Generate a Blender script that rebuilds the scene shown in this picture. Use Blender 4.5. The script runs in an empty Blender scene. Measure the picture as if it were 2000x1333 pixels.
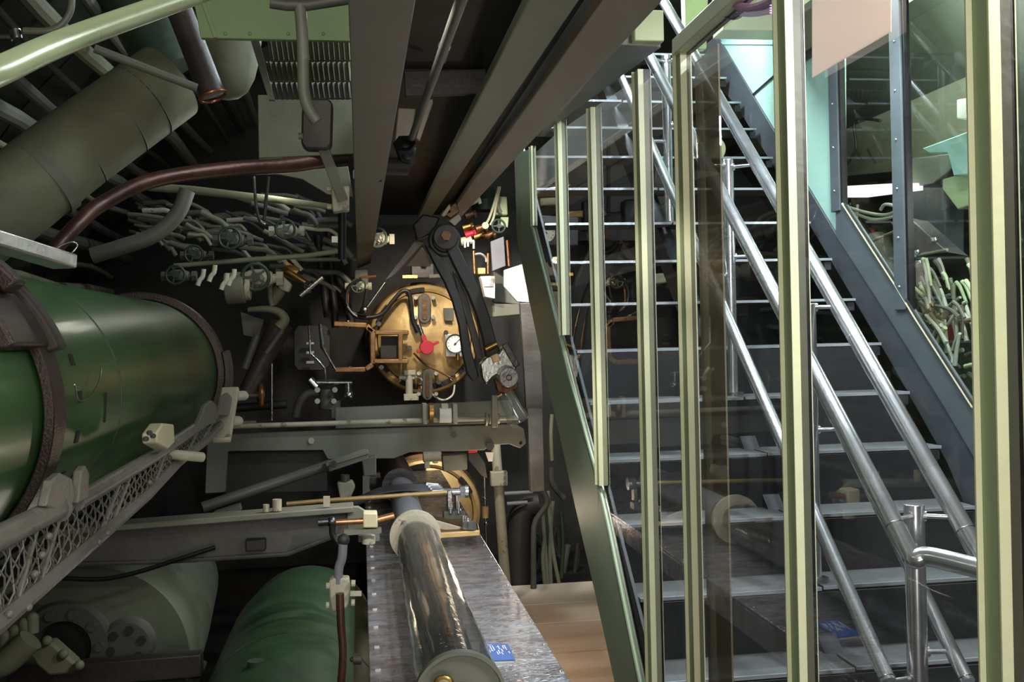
import bpy, math, random
from mathutils import Vector, Matrix
random.seed(7)
V = Vector
scene = bpy.context.scene
COL = scene.collection
PI = math.pi
# ------------------------------------------------------------------ camera geometry
F = 2000.0
CAM = V((0, 0, 1.6))
Yc = V((-295, 1.5, -F)).normalized()
Zc = V((-0.0244, 1, 0)); Zc = (Zc - Yc*Zc.dot(Yc)).normalized()
Xc = Yc.cross(Zc)
ROT = Matrix((Xc, Yc, Zc))              # camera space -> world
def ray(px, py): return ROT @ V((px-1000, 666.5-py, -F))
def P(px, py, Y):
    d = ray(px, py); return CAM + d*(Y/d.y)
def PX(px, py, X):
    d = ray(px, py); return CAM + d*(X/d.x)
def PZ(px, py, Z):
    d = ray(px, py); return CAM + d*((Z-1.6)/d.z)
def TR(pts, Y): return [P(a, b, Y) for a, b in pts]
def TX(pts, X): return [PX(a, b, X) for a, b in pts]
def R(px, Y): return px*Y/F
# ------------------------------------------------------------------ mesh builder
def frame(d):
    d = d.normalized()
    a = V((0, 0, 1)) if abs(d.z) < .9 else V((1, 0, 0))
    u = d.cross(a).normalized(); return u, u.cross(d).normalized(), d
class MB:
    def __init__(s): s.v = []; s.f = []
    def add(s, v, f):
        n = len(s.v); s.v += [V(p) for p in v]; s.f += [tuple(i+n for i in q) for q in f]; return s
    def bb(s, a, b):
        x0, x1 = sorted((a[0], b[0])); y0, y1 = sorted((a[1], b[1])); z0, z1 = sorted((a[2], b[2]))
        return s.add([(x0,y0,z0),(x1,y0,z0),(x1,y1,z0),(x0,y1,z0),(x0,y0,z1),(x1,y0,z1),(x1,y1,z1),(x0,y1,z1)],
                     [(0,3,2,1),(4,5,6,7),(0,1,5,4),(1,2,6,5),(2,3,7,6),(3,0,4,7)])
    def box(s, c, d): c = V(c); d = V(d)/2; return s.bb(c-d, c+d)
    def bar(s, a, b, w, h, up=(0, 0, 1)):           # rectangular bar from a to b, w across, h along up
        a = V(a); b = V(b); d = (b-a).normalized(); up = V(up); x = d.cross(up)
        if x.length < 1e-3: x = d.cross(V((1, 0, 0)))
        x.normalize(); u = x.cross(d).normalized(); x = x*w/2; u = u*h/2
        return s.add([a-x-u,a+x-u,a+x+u,a-x+u,b-x-u,b+x-u,b+x+u,b-x+u],
                     [(0,1,2,3),(7,6,5,4),(4,5,1,0),(5,6,2,1),(6,7,3,2),(7,4,0,3)])
    def prism(s, pts, vec):
        vec = V(vec); n = len(pts); c = [V(p) for p in pts]; d = [p+vec for p in c]
        nn = V((0,0,0))
        for i in range(n): nn += c[i].cross(c[(i+1) % n])
        if nn.dot(vec) > 0: c.reverse(); d.reverse()
        return s.add(c+d, [tuple(range(n)), tuple(range(2*n-1, n-1, -1))] +
                     [((i+1) % n, i, i+n, (i+1) % n+n) for i in range(n)])
    def lathe(s, prof, o, ax, seg=32, a0=0, a1=2*PI):   # prof: (r, h) along ax
        o = V(o); u, w, d = frame(V(ax)); full = abs(a1-a0-2*PI) < 1e-6
        n = seg if full else seg+1; base = len(s.v); vs = []; fs = []
        for r, h in prof:
            for i in range(n):
                a = a0+(a1-a0)*i/seg; vs.append(o+d*h+(u*math.cos(a)+w*math.sin(a))*max(r, 1e-5))
        for j in range(len(prof)-1):
            for i in range(n if full else n-1):
                k = (i+1) % n; fs.append((j*n+i, j*n+k, (j+1)*n+k, (j+1)*n+i))
        return s.add(vs, fs)
    def cyl(s, a, b, r, r2=None, seg=24):
        a = V(a); b = V(b); h = (b-a).length; r2 = r if r2 is None else r2
        return s.lathe([(0,0),(r,0),(r2,h),(0,h)], a, b-a, seg)
    def torus(s, c, ax, Rr, r, seg=40, n=10):
        return s.lathe([(Rr+r*math.cos(2*PI*k/n), r*math.sin(2*PI*k/n)) for k in range(n+1)], c, ax, seg)
    def sph(s, c, r, seg=16):
        return s.lathe([(r*math.sin(PI*k/8), -r*math.cos(PI*k/8)) for k in range(9)], c, (0, 0, 1), seg)
    def tube(s, pts, r, seg=12, sm=0, caps=True):
        pts = [V(p) for p in pts]
        if sm and len(pts) > 2: pts = spline(pts, sm)
        n = len(pts); rs = r if isinstance(r, (list, tuple)) else [r]*n
        if len(rs) != n: rs = [rs[0]+(rs[-1]-rs[0])*i/(n-1) for i in range(n)]
        t = [(pts[min(i+1, n-1)]-pts[max(i-1, 0)]).normalized() for i in range(n)]
        u, w, d = frame(t[0]); vs = []; fs = []
        for i in range(n):
            if i:
                q = t[i-1].rotation_difference(t[i]); u = q @ u
            w = u.cross(t[i]).normalized(); u = t[i].cross(w).normalized()
            for k in range(seg):
                a = 2*PI*k/seg; vs.append(pts[i]+(u*math.cos(a)-w*math.sin(a))*rs[i])
        for i in range(n-1):
            for k in range(seg):
                l = (k+1) % seg; fs.append((i*seg+k, i*seg+l, (i+1)*seg+l, (i+1)*seg+k))
        if caps: fs += [tuple(range(seg-1, -1, -1)), tuple((n-1)*seg+k for k in range(seg))]
        return s.add(vs, fs)
    def hexa(s, c, ax, r, h): c = V(c); a = V(ax).normalized(); return s.cyl(c, c+a*h, r, seg=6)
def spline(p, k):
    out = []
    for i in range(len(p)-1):
        a = p[max(i-1, 0)]; b = p[i]; c = p[i+1]; d = p[min(i+2, len(p)-1)]
        for j in range(k):
            t = j/k
            out.append(.5*((2*b)+(c-a)*t+(2*a-5*b+4*c-d)*t*t+(3*b-a-3*c+d)*t*t*t))
    out.append(p[-1]); return out
ORG = {}
def link(name, mb, m, parent=None, bev=0.0, org=None):
    xs = [v.x for v in mb.v]; ys = [v.y for v in mb.v]; zs = [v.z for v in mb.v]
    o = org or V(((min(xs)+max(xs))/2, (min(ys)+max(ys))/2, min(zs)))
    me = bpy.data.meshes.new(name); me.from_pydata([v-o for v in mb.v], [], mb.f); me.validate(); me.update()
    import bmesh
    bm = bmesh.new(); bm.from_mesh(me); bmesh.ops.recalc_face_normals(bm, faces=bm.faces); bm.to_mesh(me); bm.free()
    me.polygons.foreach_set('use_smooth', [True]*len(me.polygons)); me.set_sharp_from_angle(angle=math.radians(32))
    me.materials.append(MT[m] if isinstance(m, str) else m)
    ob = bpy.data.objects.new(name, me); COL.objects.link(ob); ORG[ob.name] = o
    if parent: ob.parent = parent; ob.location = o-ORG[parent.name]
    else: ob.location = o
    if bev:
        b = ob.modifiers.new('bevel', 'BEVEL'); b.width = bev; b.segments = 2; b.limit_method = 'ANGLE'; b.angle_limit = math.radians(40)
    return ob
def tag(o, label, cat, group=None, kind=None):
    o['label'] = label; o['category'] = cat
    if group: o['group'] = group
    if kind: o['kind'] = kind
    return o
def one(name, label, cat, mb, m, group=None, kind=None, bev=0):
    return tag(link(name, mb, m, None, bev), label, cat, group, kind)
def make(name, label, cat, parts, group=None, kind=None):     # parts: (name, mb, mat, [subparts], bevel, label)
    vs = []
    for p in parts: vs += p[1].v
    xs = [v.x for v in vs]; ys = [v.y for v in vs]; zs = [v.z for v in vs]
    o = V(((min(xs)+max(xs))/2, (min(ys)+max(ys))/2, min(zs)))
    e = bpy.data.objects.new(name, None); e.empty_display_size = .05; COL.objects.link(e); e.location = o; ORG[e.name] = o
    tag(e, label, cat, group, kind)
    for p in parts:
        ob = link(p[0], p[1], p[2], e, p[4] if len(p) > 4 else 0)
        if len(p) > 5 and p[5]: ob['label'] = p[5]
        for q in (p[3] if len(p) > 3 and p[3] else []):
            c = link(q[0], q[1], q[2], ob, q[3] if len(q) > 3 else 0)
    return e
def struct(name, mb, m, bev=0):
    o = link(name, mb, m, None, bev); o['kind'] = 'structure'; return o
# ------------------------------------------------------------------ materials
def lin(c): return tuple((x/255/12.92 if x <= 10 else ((x/255+.055)/1.055)**2.4) for x in c)
MT = {}
def mat(name, c, rough=.5, metal=0, var=.25, scale=6, bump=.15, c2=None, stretch=None, coat=0, chips=None):
    m = bpy.data.materials.new(name); m.use_nodes = True; nt = m.node_tree; N = nt.nodes; L = nt.links
    b = N['Principled BSDF']; b.inputs['Roughness'].default_value = rough; b.inputs['Metallic'].default_value = metal
    if coat: b.inputs['Coat Weight'].default_value = coat; b.inputs['Coat Roughness'].default_value = .12
    tc = N.new('ShaderNodeTexCoord'); mp = N.new('ShaderNodeMapping'); L.new(tc.outputs['Object'], mp.inputs[0])
    if stretch: mp.inputs['Scale'].default_value = stretch
    n = N.new('ShaderNodeTexNoise'); n.inputs['Scale'].default_value = scale; n.inputs['Detail'].default_value = 7; n.inputs['Roughness'].default_value = .65
    L.new(mp.outputs[0], n.inputs['Vector'])
    r = N.new('ShaderNodeValToRGB'); L.new(n.outputs['Fac'], r.inputs[0]); r.color_ramp.elements[0].position = .3; r.color_ramp.elements[1].position = .7
    a = lin(c); d = lin(c2) if c2 else tuple(x*(1-var) for x in a)
    r.color_ramp.elements[0].color = (*d, 1); r.color_ramp.elements[1].color = (*a, 1)
    out = r.outputs[0]
    if chips:
        n2 = N.new('ShaderNodeTexNoise'); n2.inputs['Scale'].default_value = 22; n2.inputs['Detail'].default_value = 9; L.new(mp.outputs[0], n2.inputs['Vector'])
        r2 = N.new('ShaderNodeValToRGB'); r2.color_ramp.elements[0].position = .62; r2.color_ramp.elements[1].position = .66; L.new(n2.outputs['Fac'], r2.inputs[0])
        mx = N.new('ShaderNodeMixRGB'); L.new(r2.outputs[0], mx.inputs[0]); L.new(out, mx.inputs[1]); mx.inputs[2].default_value = (*lin(chips), 1); out = mx.outputs[0]
    L.new(out, b.inputs['Base Color'])
    mr = N.new('ShaderNodeMapRange'); mr.inputs['To Min'].default_value = max(.03, rough-.12); mr.inputs['To Max'].default_value = min(1, rough+.15)
    L.new(n.outputs['Fac'], mr.inputs['Value']); L.new(mr.outputs[0], b.inputs['Roughness'])
    if bump:
        bp = N.new('ShaderNodeBump'); bp.inputs['Strength'].default_value = bump; bp.inputs['Distance'].default_value = .01
        n3 = N.new('ShaderNodeTexNoise'); n3.inputs['Scale'].default_value = scale*5; L.new(mp.outputs[0], n3.inputs['Vector'])
        L.new(n3.outputs['Fac'], bp.inputs['Height']); L.new(bp.outputs[0], b.inputs['Normal'])
    MT[name] = m; return m
def clear(name, tint, spec=1.0, rough=.0, ior=1.5, haze=None, hz=0.0):
    m = bpy.data.materials.new(name); m.use_nodes = True; nt = m.node_tree; N = nt.nodes; L = nt.links; N.clear()
    o = N.new('ShaderNodeOutputMaterial'); t = N.new('ShaderNodeBsdfTransparent'); t.inputs[0].default_value = (*tint, 1)
    g = N.new('ShaderNodeBsdfGlossy'); g.inputs['Roughness'].default_value = rough
    lw = N.new('ShaderNodeLayerWeight'); lw.inputs[0].default_value = .5
    pw = N.new('ShaderNodeMath'); pw.operation = 'POWER'; pw.inputs[1].default_value = 5; L.new(lw.outputs['Facing'], pw.inputs[0])
    ma = N.new('ShaderNodeMath'); ma.operation = 'MULTIPLY_ADD'; ma.inputs[1].default_value = .75; ma.inputs[2].default_value = .05; L.new(pw.outputs[0], ma.inputs[0])
    mu = N.new('ShaderNodeMath'); mu.operation = 'MULTIPLY'; mu.use_clamp = True; mu.inputs[1].default_value = spec; L.new(ma.outputs[0], mu.inputs[0])
    mx = N.new('ShaderNodeMixShader'); L.new(mu.outputs[0], mx.inputs[0]); L.new(t.outputs[0], mx.inputs[1]); L.new(g.outputs[0], mx.inputs[2])
    last = mx.outputs[0]
    if haze:
        d = N.new('ShaderNodeBsdfDiffuse'); d.inputs[0].default_value = (*lin(haze), 1)
        m2 = N.new('ShaderNodeMixShader'); m2.inputs[0].default_value = hz; L.new(last, m2.inputs[1]); L.new(d.outputs[0], m2.inputs[2]); last = m2.outputs[0]
    L.new(last, o.inputs[0]); MT[name] = m
def lamp_mat(name, c, e):
    m = bpy.data.materials.new(name); m.use_nodes = True; b = m.node_tree.nodes['Principled BSDF']
    b.inputs['Emission Color'].default_value = (*lin(c), 1); b.inputs['Emission Strength'].default_value = e; MT[name] = m
mat('hull', (70, 76, 64), .6, var=.5, scale=3)
mat('black', (16, 16, 15), .7, var=.4)
mat('dark', (42, 41, 37), .55, var=.4)
mat('darkbrown', (60, 52, 46), .5, var=.4, scale=9)
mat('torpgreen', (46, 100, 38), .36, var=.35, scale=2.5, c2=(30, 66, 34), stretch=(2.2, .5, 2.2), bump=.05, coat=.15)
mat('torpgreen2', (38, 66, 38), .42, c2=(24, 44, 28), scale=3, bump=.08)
mat('bandmetal', (74, 62, 56), .4, metal=.5, var=.35, scale=40, bump=.15)
mat('greygreen', (112, 114, 101), .5, var=.3, scale=5, bump=.1)
mat('olive', (122, 124, 100), .6, var=.3, scale=5)
mat('panelgreen', (132, 158, 108), .5, var=.15, scale=4, bump=.08)
mat('palegreen', (190, 204, 156), .45, var=.12, scale=8, bump=.05)
mat('postgreen', (208, 212, 174), .42, var=.12, scale=10, bump=.05)
mat('postweb', (152, 168, 128), .5, var=.15, scale=8, bump=.05)
mat('stringer', (150, 172, 146), .45, var=.25, scale=4, bump=.06, stretch=(1, .4, 1))
mat('beamgrey', (112, 112, 104), .5, var=.2, scale=4, bump=.1)
mat('beambrown', (154, 142, 126), .5, var=.2, scale=3, bump=.08)
mat('beamlight', (144, 146, 130), .45, var=.25, scale=4, bump=.1)
mat('midgrey', (82, 81, 75), .5, var=.3, scale=6)
mat('rackgrey', (112, 109, 102), .42, var=.3, scale=12, bump=.2)
mat('palepaint', (172, 168, 148), .5, var=.2, scale=14, chips=(120, 110, 92))
mat('cream', (192, 186, 152), .5, var=.15)
mat('white', (225, 222, 210), .5, var=.1)
mat('steel', (165, 165, 160), .28, metal=1, var=.3, scale=12)
mat('darksteel', (90, 90, 90), .35, metal=1, var=.4, scale=12)
mat('chrome', (224, 226, 230), .22, metal=.92, var=.06, scale=3, bump=0)
mat('bronze', (214, 184, 126), .42, metal=.35, c2=(164, 132, 84), scale=5, bump=.25)
mat('bronzedark', (120, 88, 58), .42, metal=.7, c2=(60, 44, 32), scale=6, bump=.3)
mat('bronze2', (160, 122, 80), .42, metal=.5, c2=(96, 70, 46), scale=8, bump=.2)
mat('brass', (186, 148, 84), .35, metal=1, var=.3)
mat('copper', (92, 62, 50), .4, metal=.5, var=.5, scale=8)
mat('copperbright', (176, 120, 84), .3, metal=.8, var=.4)
mat('red', (186, 34, 52), .4, var=.2)
mat('redflag', (224, 26, 18), .5, var=.1)
mat('dial', (222, 220, 205), .5, var=.08)
mat('rubber', (12, 12, 13), .45, var=.3)
mat('hose', (40, 36, 46), .4, var=.3)
mat('tray', (190, 192, 200), .26, metal=.8, var=.25, scale=5, stretch=(2.4, 5, 3), bump=.32, c2=(140, 132, 134))
mat('chrometube', (104, 104, 112), .16, metal=1, c2=(44, 44, 52), scale=9, bump=.4)
mat('wood', (238, 208, 180), .6, var=.15, scale=3, stretch=(1, 6, 1))
mat('woodpale', (220, 206, 188), .6, var=.12, scale=3)
mat('tread', (96, 98, 98), .5, var=.2, scale=18, bump=.2)
mat('nosing', (205, 212, 220), .3, metal=.6, var=.1)
mat('slate', (72, 78, 84), .5, var=.3, scale=3, bump=.1)
mat('slatelight', (96, 106, 110), .45, var=.25, scale=4)
mat('slatedark', (52, 56, 62), .5, var=.3, scale=3)
mat('teal', (176, 218, 202), .55, var=.12, scale=2, bump=.04)
mat('riser', (34, 37, 38), .6, var=.4)
mat('railgreen', (176, 192, 150), .28, metal=.25, var=.15, scale=6, bump=.03)
mat('tankgreen', (90, 98, 80), .5, var=.35, scale=4)
mat('lilac', (112, 112, 118), .6, var=.2, scale=3)
mat('card', (60, 92, 158), .5, var=.1)
mat('pink', (214, 160, 214), .5, var=.2, scale=20)
mat('purple', (90, 60, 120), .5, var=.2)
mat('whitehose', (196, 200, 180), .6, var=.2)
mat('darkgreen', (42, 62, 44), .5, var=.3)
mat('silver', (196, 190, 186), .3, metal=.7, var=.3, scale=10)
clear('glass', (.94, .96, .95), 1.7)
clear('winglass', (.86, .92, .9), 1.5)
clear('reflection_band', (.6, .57, .52), 1.4, haze=(160, 148, 126), hz=.42)
clear('sleeve', (.92, .92, .9), 1.5, rough=.1, haze=(190, 190, 180), hz=.05)
clear('jar', (.9, .93, .92), 3.0, rough=.03, haze=(210, 205, 190), hz=.14)
def paper_mat():
    m = bpy.data.materials.new('paper'); m.use_nodes = True; nt = m.node_tree; N = nt.nodes; L = nt.links; N.clear()
    o = N.new('ShaderNodeOutputMaterial'); d = N.new('ShaderNodeBsdfDiffuse'); t = N.new('ShaderNodeBsdfTranslucent'); x = N.new('ShaderNodeMixShader')
    n = N.new('ShaderNodeTexNoise'); n.inputs['Scale'].default_value = 3; r = N.new('ShaderNodeValToRGB'); L.new(n.outputs['Fac'], r.inputs[0])
    r.color_ramp.elements[0].color = (*lin((250, 238, 230)), 1); r.color_ramp.elements[1].color = (*lin((252, 242, 236)), 1)
    for b in (d, t): L.new(r.outputs[0], b.inputs[0])
    x.inputs[0].default_value = .5; L.new(d.outputs[0], x.inputs[1]); L.new(t.outputs[0], x.inputs[2]); L.new(x.outputs[0], o.inputs[0]); MT['paper'] = m
paper_mat()
lamp_mat('lamp', (255, 250, 240), 6)
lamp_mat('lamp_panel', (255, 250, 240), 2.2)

# ------------------------------------------------------------------ the setting
HC = V((.62, 0, 1.0)); HR = 2.85
def arc_shell(a0, a1, y0, y1, r0, r1, n=24):
    mb = MB(); vs = []; fs = []
    for i in range(n+1):
        a = math.radians(a0+(a1-a0)*i/n); c, s_ = math.cos(a), math.sin(a)
        for r, y in ((r0, y0), (r1, y0), (r1, y1), (r0, y1)): vs.append((HC.x+r*c, y, HC.z+r*s_))
    for i in range(n):
        for k in range(4):
            l = (k+1) % 4; fs.append((i*4+k, i*4+l, i*4+4+l, i*4+4+k))
    fs += [(0, 1, 2, 3), (n*4+3, n*4+2, n*4+1, n*4)]
    return mb.add(vs, fs)
struct('wall_left', arc_shell(125, 203, -1.4, 7.6, HR, HR+.05), 'hull')
struct('ceiling', arc_shell(60, 125, -1.4, 7.6, HR, HR+.05), 'hull')
struct('wall_right', arc_shell(-23, 60, -1.4, 7.6, HR, HR+.05), 'hull')
struct('wall_front', MB().bb((-2.5, 7.6, -.05), (3.6, 7.7, 4.0)), 'dark')
struct('wall_back', MB().bb((-2.5, -1.5, -.05), (3.6, -1.4, 4.0)), 'dark')
struct('floor', MB().bb((-2.5, -1.4, -.1), (3.6, 7.6, -.03)), 'black')
fl = MB()
ys = [PZ(1100, y, 0).y for y in (1333, 1275, 1216, 1178)]
cut = [ys[0]-1.3, ys[0]-.65, ys[0]-.05]+ys[1:]
for a, b, xm in zip(cut, cut[1:], (1.15, 1.2, 1.32, 1.45, 1.5, 1.55)): fl.bb((.45, a+.006, -.03), (xm, b-.006, 0))
struct('floor', fl, 'wood', .003)
struct('floor', MB().bb((.45, ys[3]+.006, -.03), (1.6, PZ(1100, 1139, 0).y, 0)), 'woodpale', .003)
# hull frames (ribs) on the left wall
for k, y in enumerate((2.6, 3.5, 4.4, 5.3, 6.2, 7.0)):
    o = struct('trim_%d' % (k+1), arc_shell(95, 200, y, y+.05, HR-.13, HR-.005), 'hull')

# ------------------------------------------------------------------ upper torpedo, left
tx, tz, tr = -.784, 1.494, .267
def surf(ang, Y, r=tr, cx=tx, cz=tz): a = math.radians(ang); return V((cx+r*math.cos(a), Y, cz+r*math.sin(a)))
body = MB().lathe([(0, 0), (tr*.6, 0), (tr*.97, .06), (tr, .12), (tr, 3.55), (tr*.96, 3.62), (tr*.8, 3.7), (0, 3.72)], (tx, .25, tz), (0, 1, 0), 72)
parts = [('body', body, 'torpgreen')]
parts.append(('seam_ring', MB().lathe([(tr-.004, 0), (tr+.0015, .001), (tr+.0015, .006), (tr-.004, .007)], (tx, 2.32, tz), (0, 1, 0), 72), 'darkgreen'))
for a in (52, 34, 18, 3, -13, -30):
    c = surf(a, 1.99, tr+.0005); n = surf(a, 1.99, 1)-V((tx, 1.99, tz)); t = V((-n.z, 0, n.x))
    parts.append(('port', MB().bar(c-t*.011, c+t*.011, .022, .003, n), 'black'))
for (a, y, l) in ((-4, 2.18, .03), (-31, 2.08, .014)):
    c = surf(a, y, tr+.0005); n = (c-V((tx, y, tz))).normalized(); t = V((-n.z, 0, n.x))
    parts.append(('slot', MB().bar(c-t*l, c+t*l, .007, .003, n), 'black'))
make('torpedo', 'large glossy green torpedo held by a dark clamp band at upper left', 'torpedo', parts)
def band_mb(a0, a1, y0, y1, r0, r1, n=30, cx=tx, cz=tz):
    vs = []; fs = []
    for i in range(n+1):
        a = math.radians(a0+(a1-a0)*i/n); c, s_ = math.cos(a), math.sin(a)
        for r, y in ((r0, y0), (r1, y0), (r1, y1), (r0, y1)): vs.append((cx+r*c, y, cz+r*s_))
    for i in range(n):
        for k in range(4):
            l = (k+1) % 4; fs.append((i*4+k, i*4+l, i*4+4+l, i*4+4+k))
    fs += [(0, 1, 2, 3), (n*4+3, n*4+2, n*4+1, n*4)]
    return MB().add(vs, fs)
bp = [('strap', band_mb(-80, 50, 1.76, 1.83, tr+.002, tr+.020), 'bandmetal', None, .003),
      ('hinge_plate', band_mb(22, 100, 1.62, 1.80, tr+.003, tr+.028), 'bandmetal', None, .006),
      ('hinge_plate', band_mb(20, 60, 1.80, 1.845, tr+.006, tr+.040), 'darkbrown', None, .006),
      ('upper_arm', band_mb(40, 105, 1.71, 1.76, tr+.032, tr+.062), 'bandmetal', None, .006)]
for (px, py, r_) in ((42, 545, .020), (72, 575, .012), (96, 585, .010), (38, 520, .011)):
    a = 68-(px-42)*.3
    c = surf(a, 1.69+(px-42)*.001, tr+.034); n = (c-V((tx, c.y, tz))).normalized()
    bp.append(('bolt', MB().cyl(c-n*.012, c+n*.012, r_).sph(c+n*.010, r_*.75), 'darksteel'))
n = surf(-55, 1.8, 1)-V((tx, 1.8, tz)); c = surf(-38, 1.795, tr+.022)
bp.append(('lower_clasp', band_mb(-75, -42, 1.74, 1.85, tr+.012, tr+.035), 'darkbrown', None, .004))
make('clamp_band', 'dark metal clamp band with hinge plate around the upper green torpedo', 'clamp', bp)
# shiny bar and wire loop on top of the torpedo
a_, b_ = P(-60, 455, 1.72), P(128, 512, 1.95)
one('hold_down_bar', 'shiny bare metal bar lying over the top of the green torpedo', 'bar', MB().bar(a_, b_, .05, .026), 'silver', bev=.004)
lp = [P(x, y, 1.93) for x, y in ((88, 498), (108, 487), (122, 478), (142, 473), (151, 480), (140, 494), (120, 507), (104, 500), (100, 488))]
one('wire_loop', 'thin bright wire loop standing on the shiny bar', 'wire', MB().tube(lp, .0016, 8, 5), 'steel')
one('dangling_wire', 'thin curled wire hanging on the side of the green torpedo', 'wire',
    MB().tube([surf(8, 1.86, .296), surf(2, 1.93, .282), surf(3, 2.02, .279), surf(8, 2.10, .278), surf(13, 2.13, .28)], .0013, 6, 5), 'steel')
make('saddle_clamp', 'brown clamp ring around the far end of the upper green torpedo', 'clamp', [
    ('ring', band_mb(-80, 110, 3.80, 3.86, tr+.002, tr+.03), 'bandmetal', None, .004),
    ('ring_lug', band_mb(-15, 15, 3.78, 3.88, tr+.03, tr+.05), 'darkbrown', None, .004)])

# ------------------------------------------------------------------ mesh-sided rack rail
RX = -.45
top_near = [PX(-70, 1085, RX), PX(112, 994, RX)]
top_far = [PX(148, 982, RX), PX(300, 892, RX), PX(418, 812, RX)]
low = [PX(-60, 1265, RX), PX(0, 1215, RX), PX(285, 968, RX), PX(345, 905, RX), PX(400, 862, RX), PX(430, 830, RX)]
rp = [('top_tube', MB().tube(top_near, .0165, 16).cyl(top_near[1], top_near[1]+V((0, .004, 0)), .021), 'rackgrey'),
      ('top_tube', MB().tube(top_far, .0145, 16), 'rackgrey'), ('bottom_rail', MB().tube(low, .013, 10), 'rackgrey')]
def interp(pts, y):
    for a, b in zip(pts, pts[1:]):
        if a.y <= y <= b.y or b is pts[-1]: return a.lerp(b, (y-a.y)/(b.y-a.y))
tops = top_near+top_far
wires = MB(); y0, y1 = top_near[0].y, top_far[-1].y
def inv(v): return 1/(1/y0+(1/y1-1/y0)*v)
step = .026; y = y0; ylist = []
while y < y1: ylist.append(y); y += step
for i, y in enumerate(ylist):
    for off in (3, -3):
        j = i+off
        if 0 <= j < len(ylist):
            a = interp(tops, y); b = interp(low, ylist[j])
            nseg = 4
            pts = []
            for q in range(nseg+1):
                pts.append(a.lerp(b, q/nseg)+V((.004*(1 if (q+i) % 2 else -1), 0, 0)))
            wires.tube(pts, .0014, 5)
rp.append(('wire_mesh', wires, 'rackgrey'))
for (a, b) in (((28, 1195), (72, 1030)), ((70, 1165), (118, 1002)), ((192, 1055), (232, 945)), ((214, 1035), (255, 925)),
               ((300, 950), (318, 895)), ((365, 885), (385, 840)), ((395, 862), (425, 805))):
    rp.append(('strut', MB().bar(PX(*a, RX), PX(*b, RX), R(11, 2000*.45/(705-a[0])), .008, (1, 0, 0)), 'rackgrey', None, .002))
for (x, y) in ((55, 1187), (18, 1200), (193, 1060), (210, 1042), (82, 1085), (68, 1122), (95, 1048), (292, 943), (362, 890)):
    rp.append(('bolt', MB().sph(PX(x, y, RX+.012), .0055), 'rackgrey'))
e1 = PX(112, 990, RX)
for (q, w) in (([(70, 990), (82, 940), (100, 925), (122, 935), (128, 965), (118, 1010)], .01), ([(136, 985), (142, 920), (150, 910), (157, 925), (155, 975)], .01),
               ([(375, 835), (392, 792), (405, 783), (414, 792), (412, 828)], .012), ([(418, 812), (428, 775), (438, 768), (446, 778), (440, 812)], .012)):
    rp.append(('guide_horn', MB().prism([PX(a, b, RX) for a, b in q], (.014, 0, 0)), 'rackgrey', None, .003))
c = PX(459, 774, RX); d = PX(447, 824, RX)
rp.append(('end_plate', MB().bar(PX(450, 760, RX), PX(432, 862, RX), .02, .06, (1, 0, 0)), 'palepaint', None, .006))
for q in (c, d): rp.append(('end_knob', MB().cyl(q-V((.02, .02, 0)), q+V((.03, 0, 0)), .018).sph(q+V((.03, 0, 0)), .018), 'palepaint'))
q = PX(350, 886, RX+.02)
rp.append(('spring_pin', MB().cyl(q-V((.03, 0, .0)), q+V((.04, .08, -.02)), .012).hexa(q-V((.04, 0, 0)), (1, 0, 0), .018, .015), 'palepaint'))
make('rack_side_rail', 'grey tubular rack rail with diamond wire mesh sloping below the upper torpedo', 'rail', rp)
make('stop_block', 'cream block with round holes standing on the mesh rack rail', 'block', [
    ('block_body', MB().prism([PX(x, y, RX+.01) for x, y in ((278, 868), (276, 848), (290, 828), (312, 830), (314, 866), (300, 880))], (.03, 0, 0)), 'cream', None, .004)]+
    [('hole', MB().cyl(PX(x, y, RX+.04), PX(x, y, RX+.041)+V((.002, 0, 0)), .005), 'dark') for x, y in ((291, 846), (298, 852), (284, 858))])

# ------------------------------------------------------------------ lower torpedo (under the beam, near) and lower tank
ltx, ltz = -.223, .5
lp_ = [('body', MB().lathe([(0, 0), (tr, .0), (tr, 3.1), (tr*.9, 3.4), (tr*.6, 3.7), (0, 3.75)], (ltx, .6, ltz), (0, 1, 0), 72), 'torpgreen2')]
for yy in (2.52, 3.0, 1.9):
    lp_.append(('seam_ring', MB().lathe([(tr-.004, 0), (tr+.002, .001), (tr+.002, .008), (tr-.004, .009)], (ltx, yy, ltz), (0, 1, 0), 72), 'darkgreen'))
c = V((ltx+tr*math.cos(math.radians(105)), 2.75, ltz+tr*math.sin(math.radians(105))))
lp_.append(('filler_cap', MB().cyl(c-V((0, 0, .01)), c+V((0, 0, .01)), .022), 'darkgreen'))
make('torpedo', 'green torpedo in the lower row beside the shiny tray', 'torpedo', lp_)
lx, lz, lr, ly = -.87, .6, .306, 3.4
fl1 = P(128, 1262, ly-.02); fl2 = P(250, 1258, ly-.02)
tp = [('shell', MB().lathe([(0, 0), (lr*.985, 0), (lr, .012), (lr, .35), (lr*.97, .5), (lr*.8, 1.1), (0, 1.15)], (lx, ly, lz), (0, 1, 0), 64), 'tankgreen')]
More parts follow.
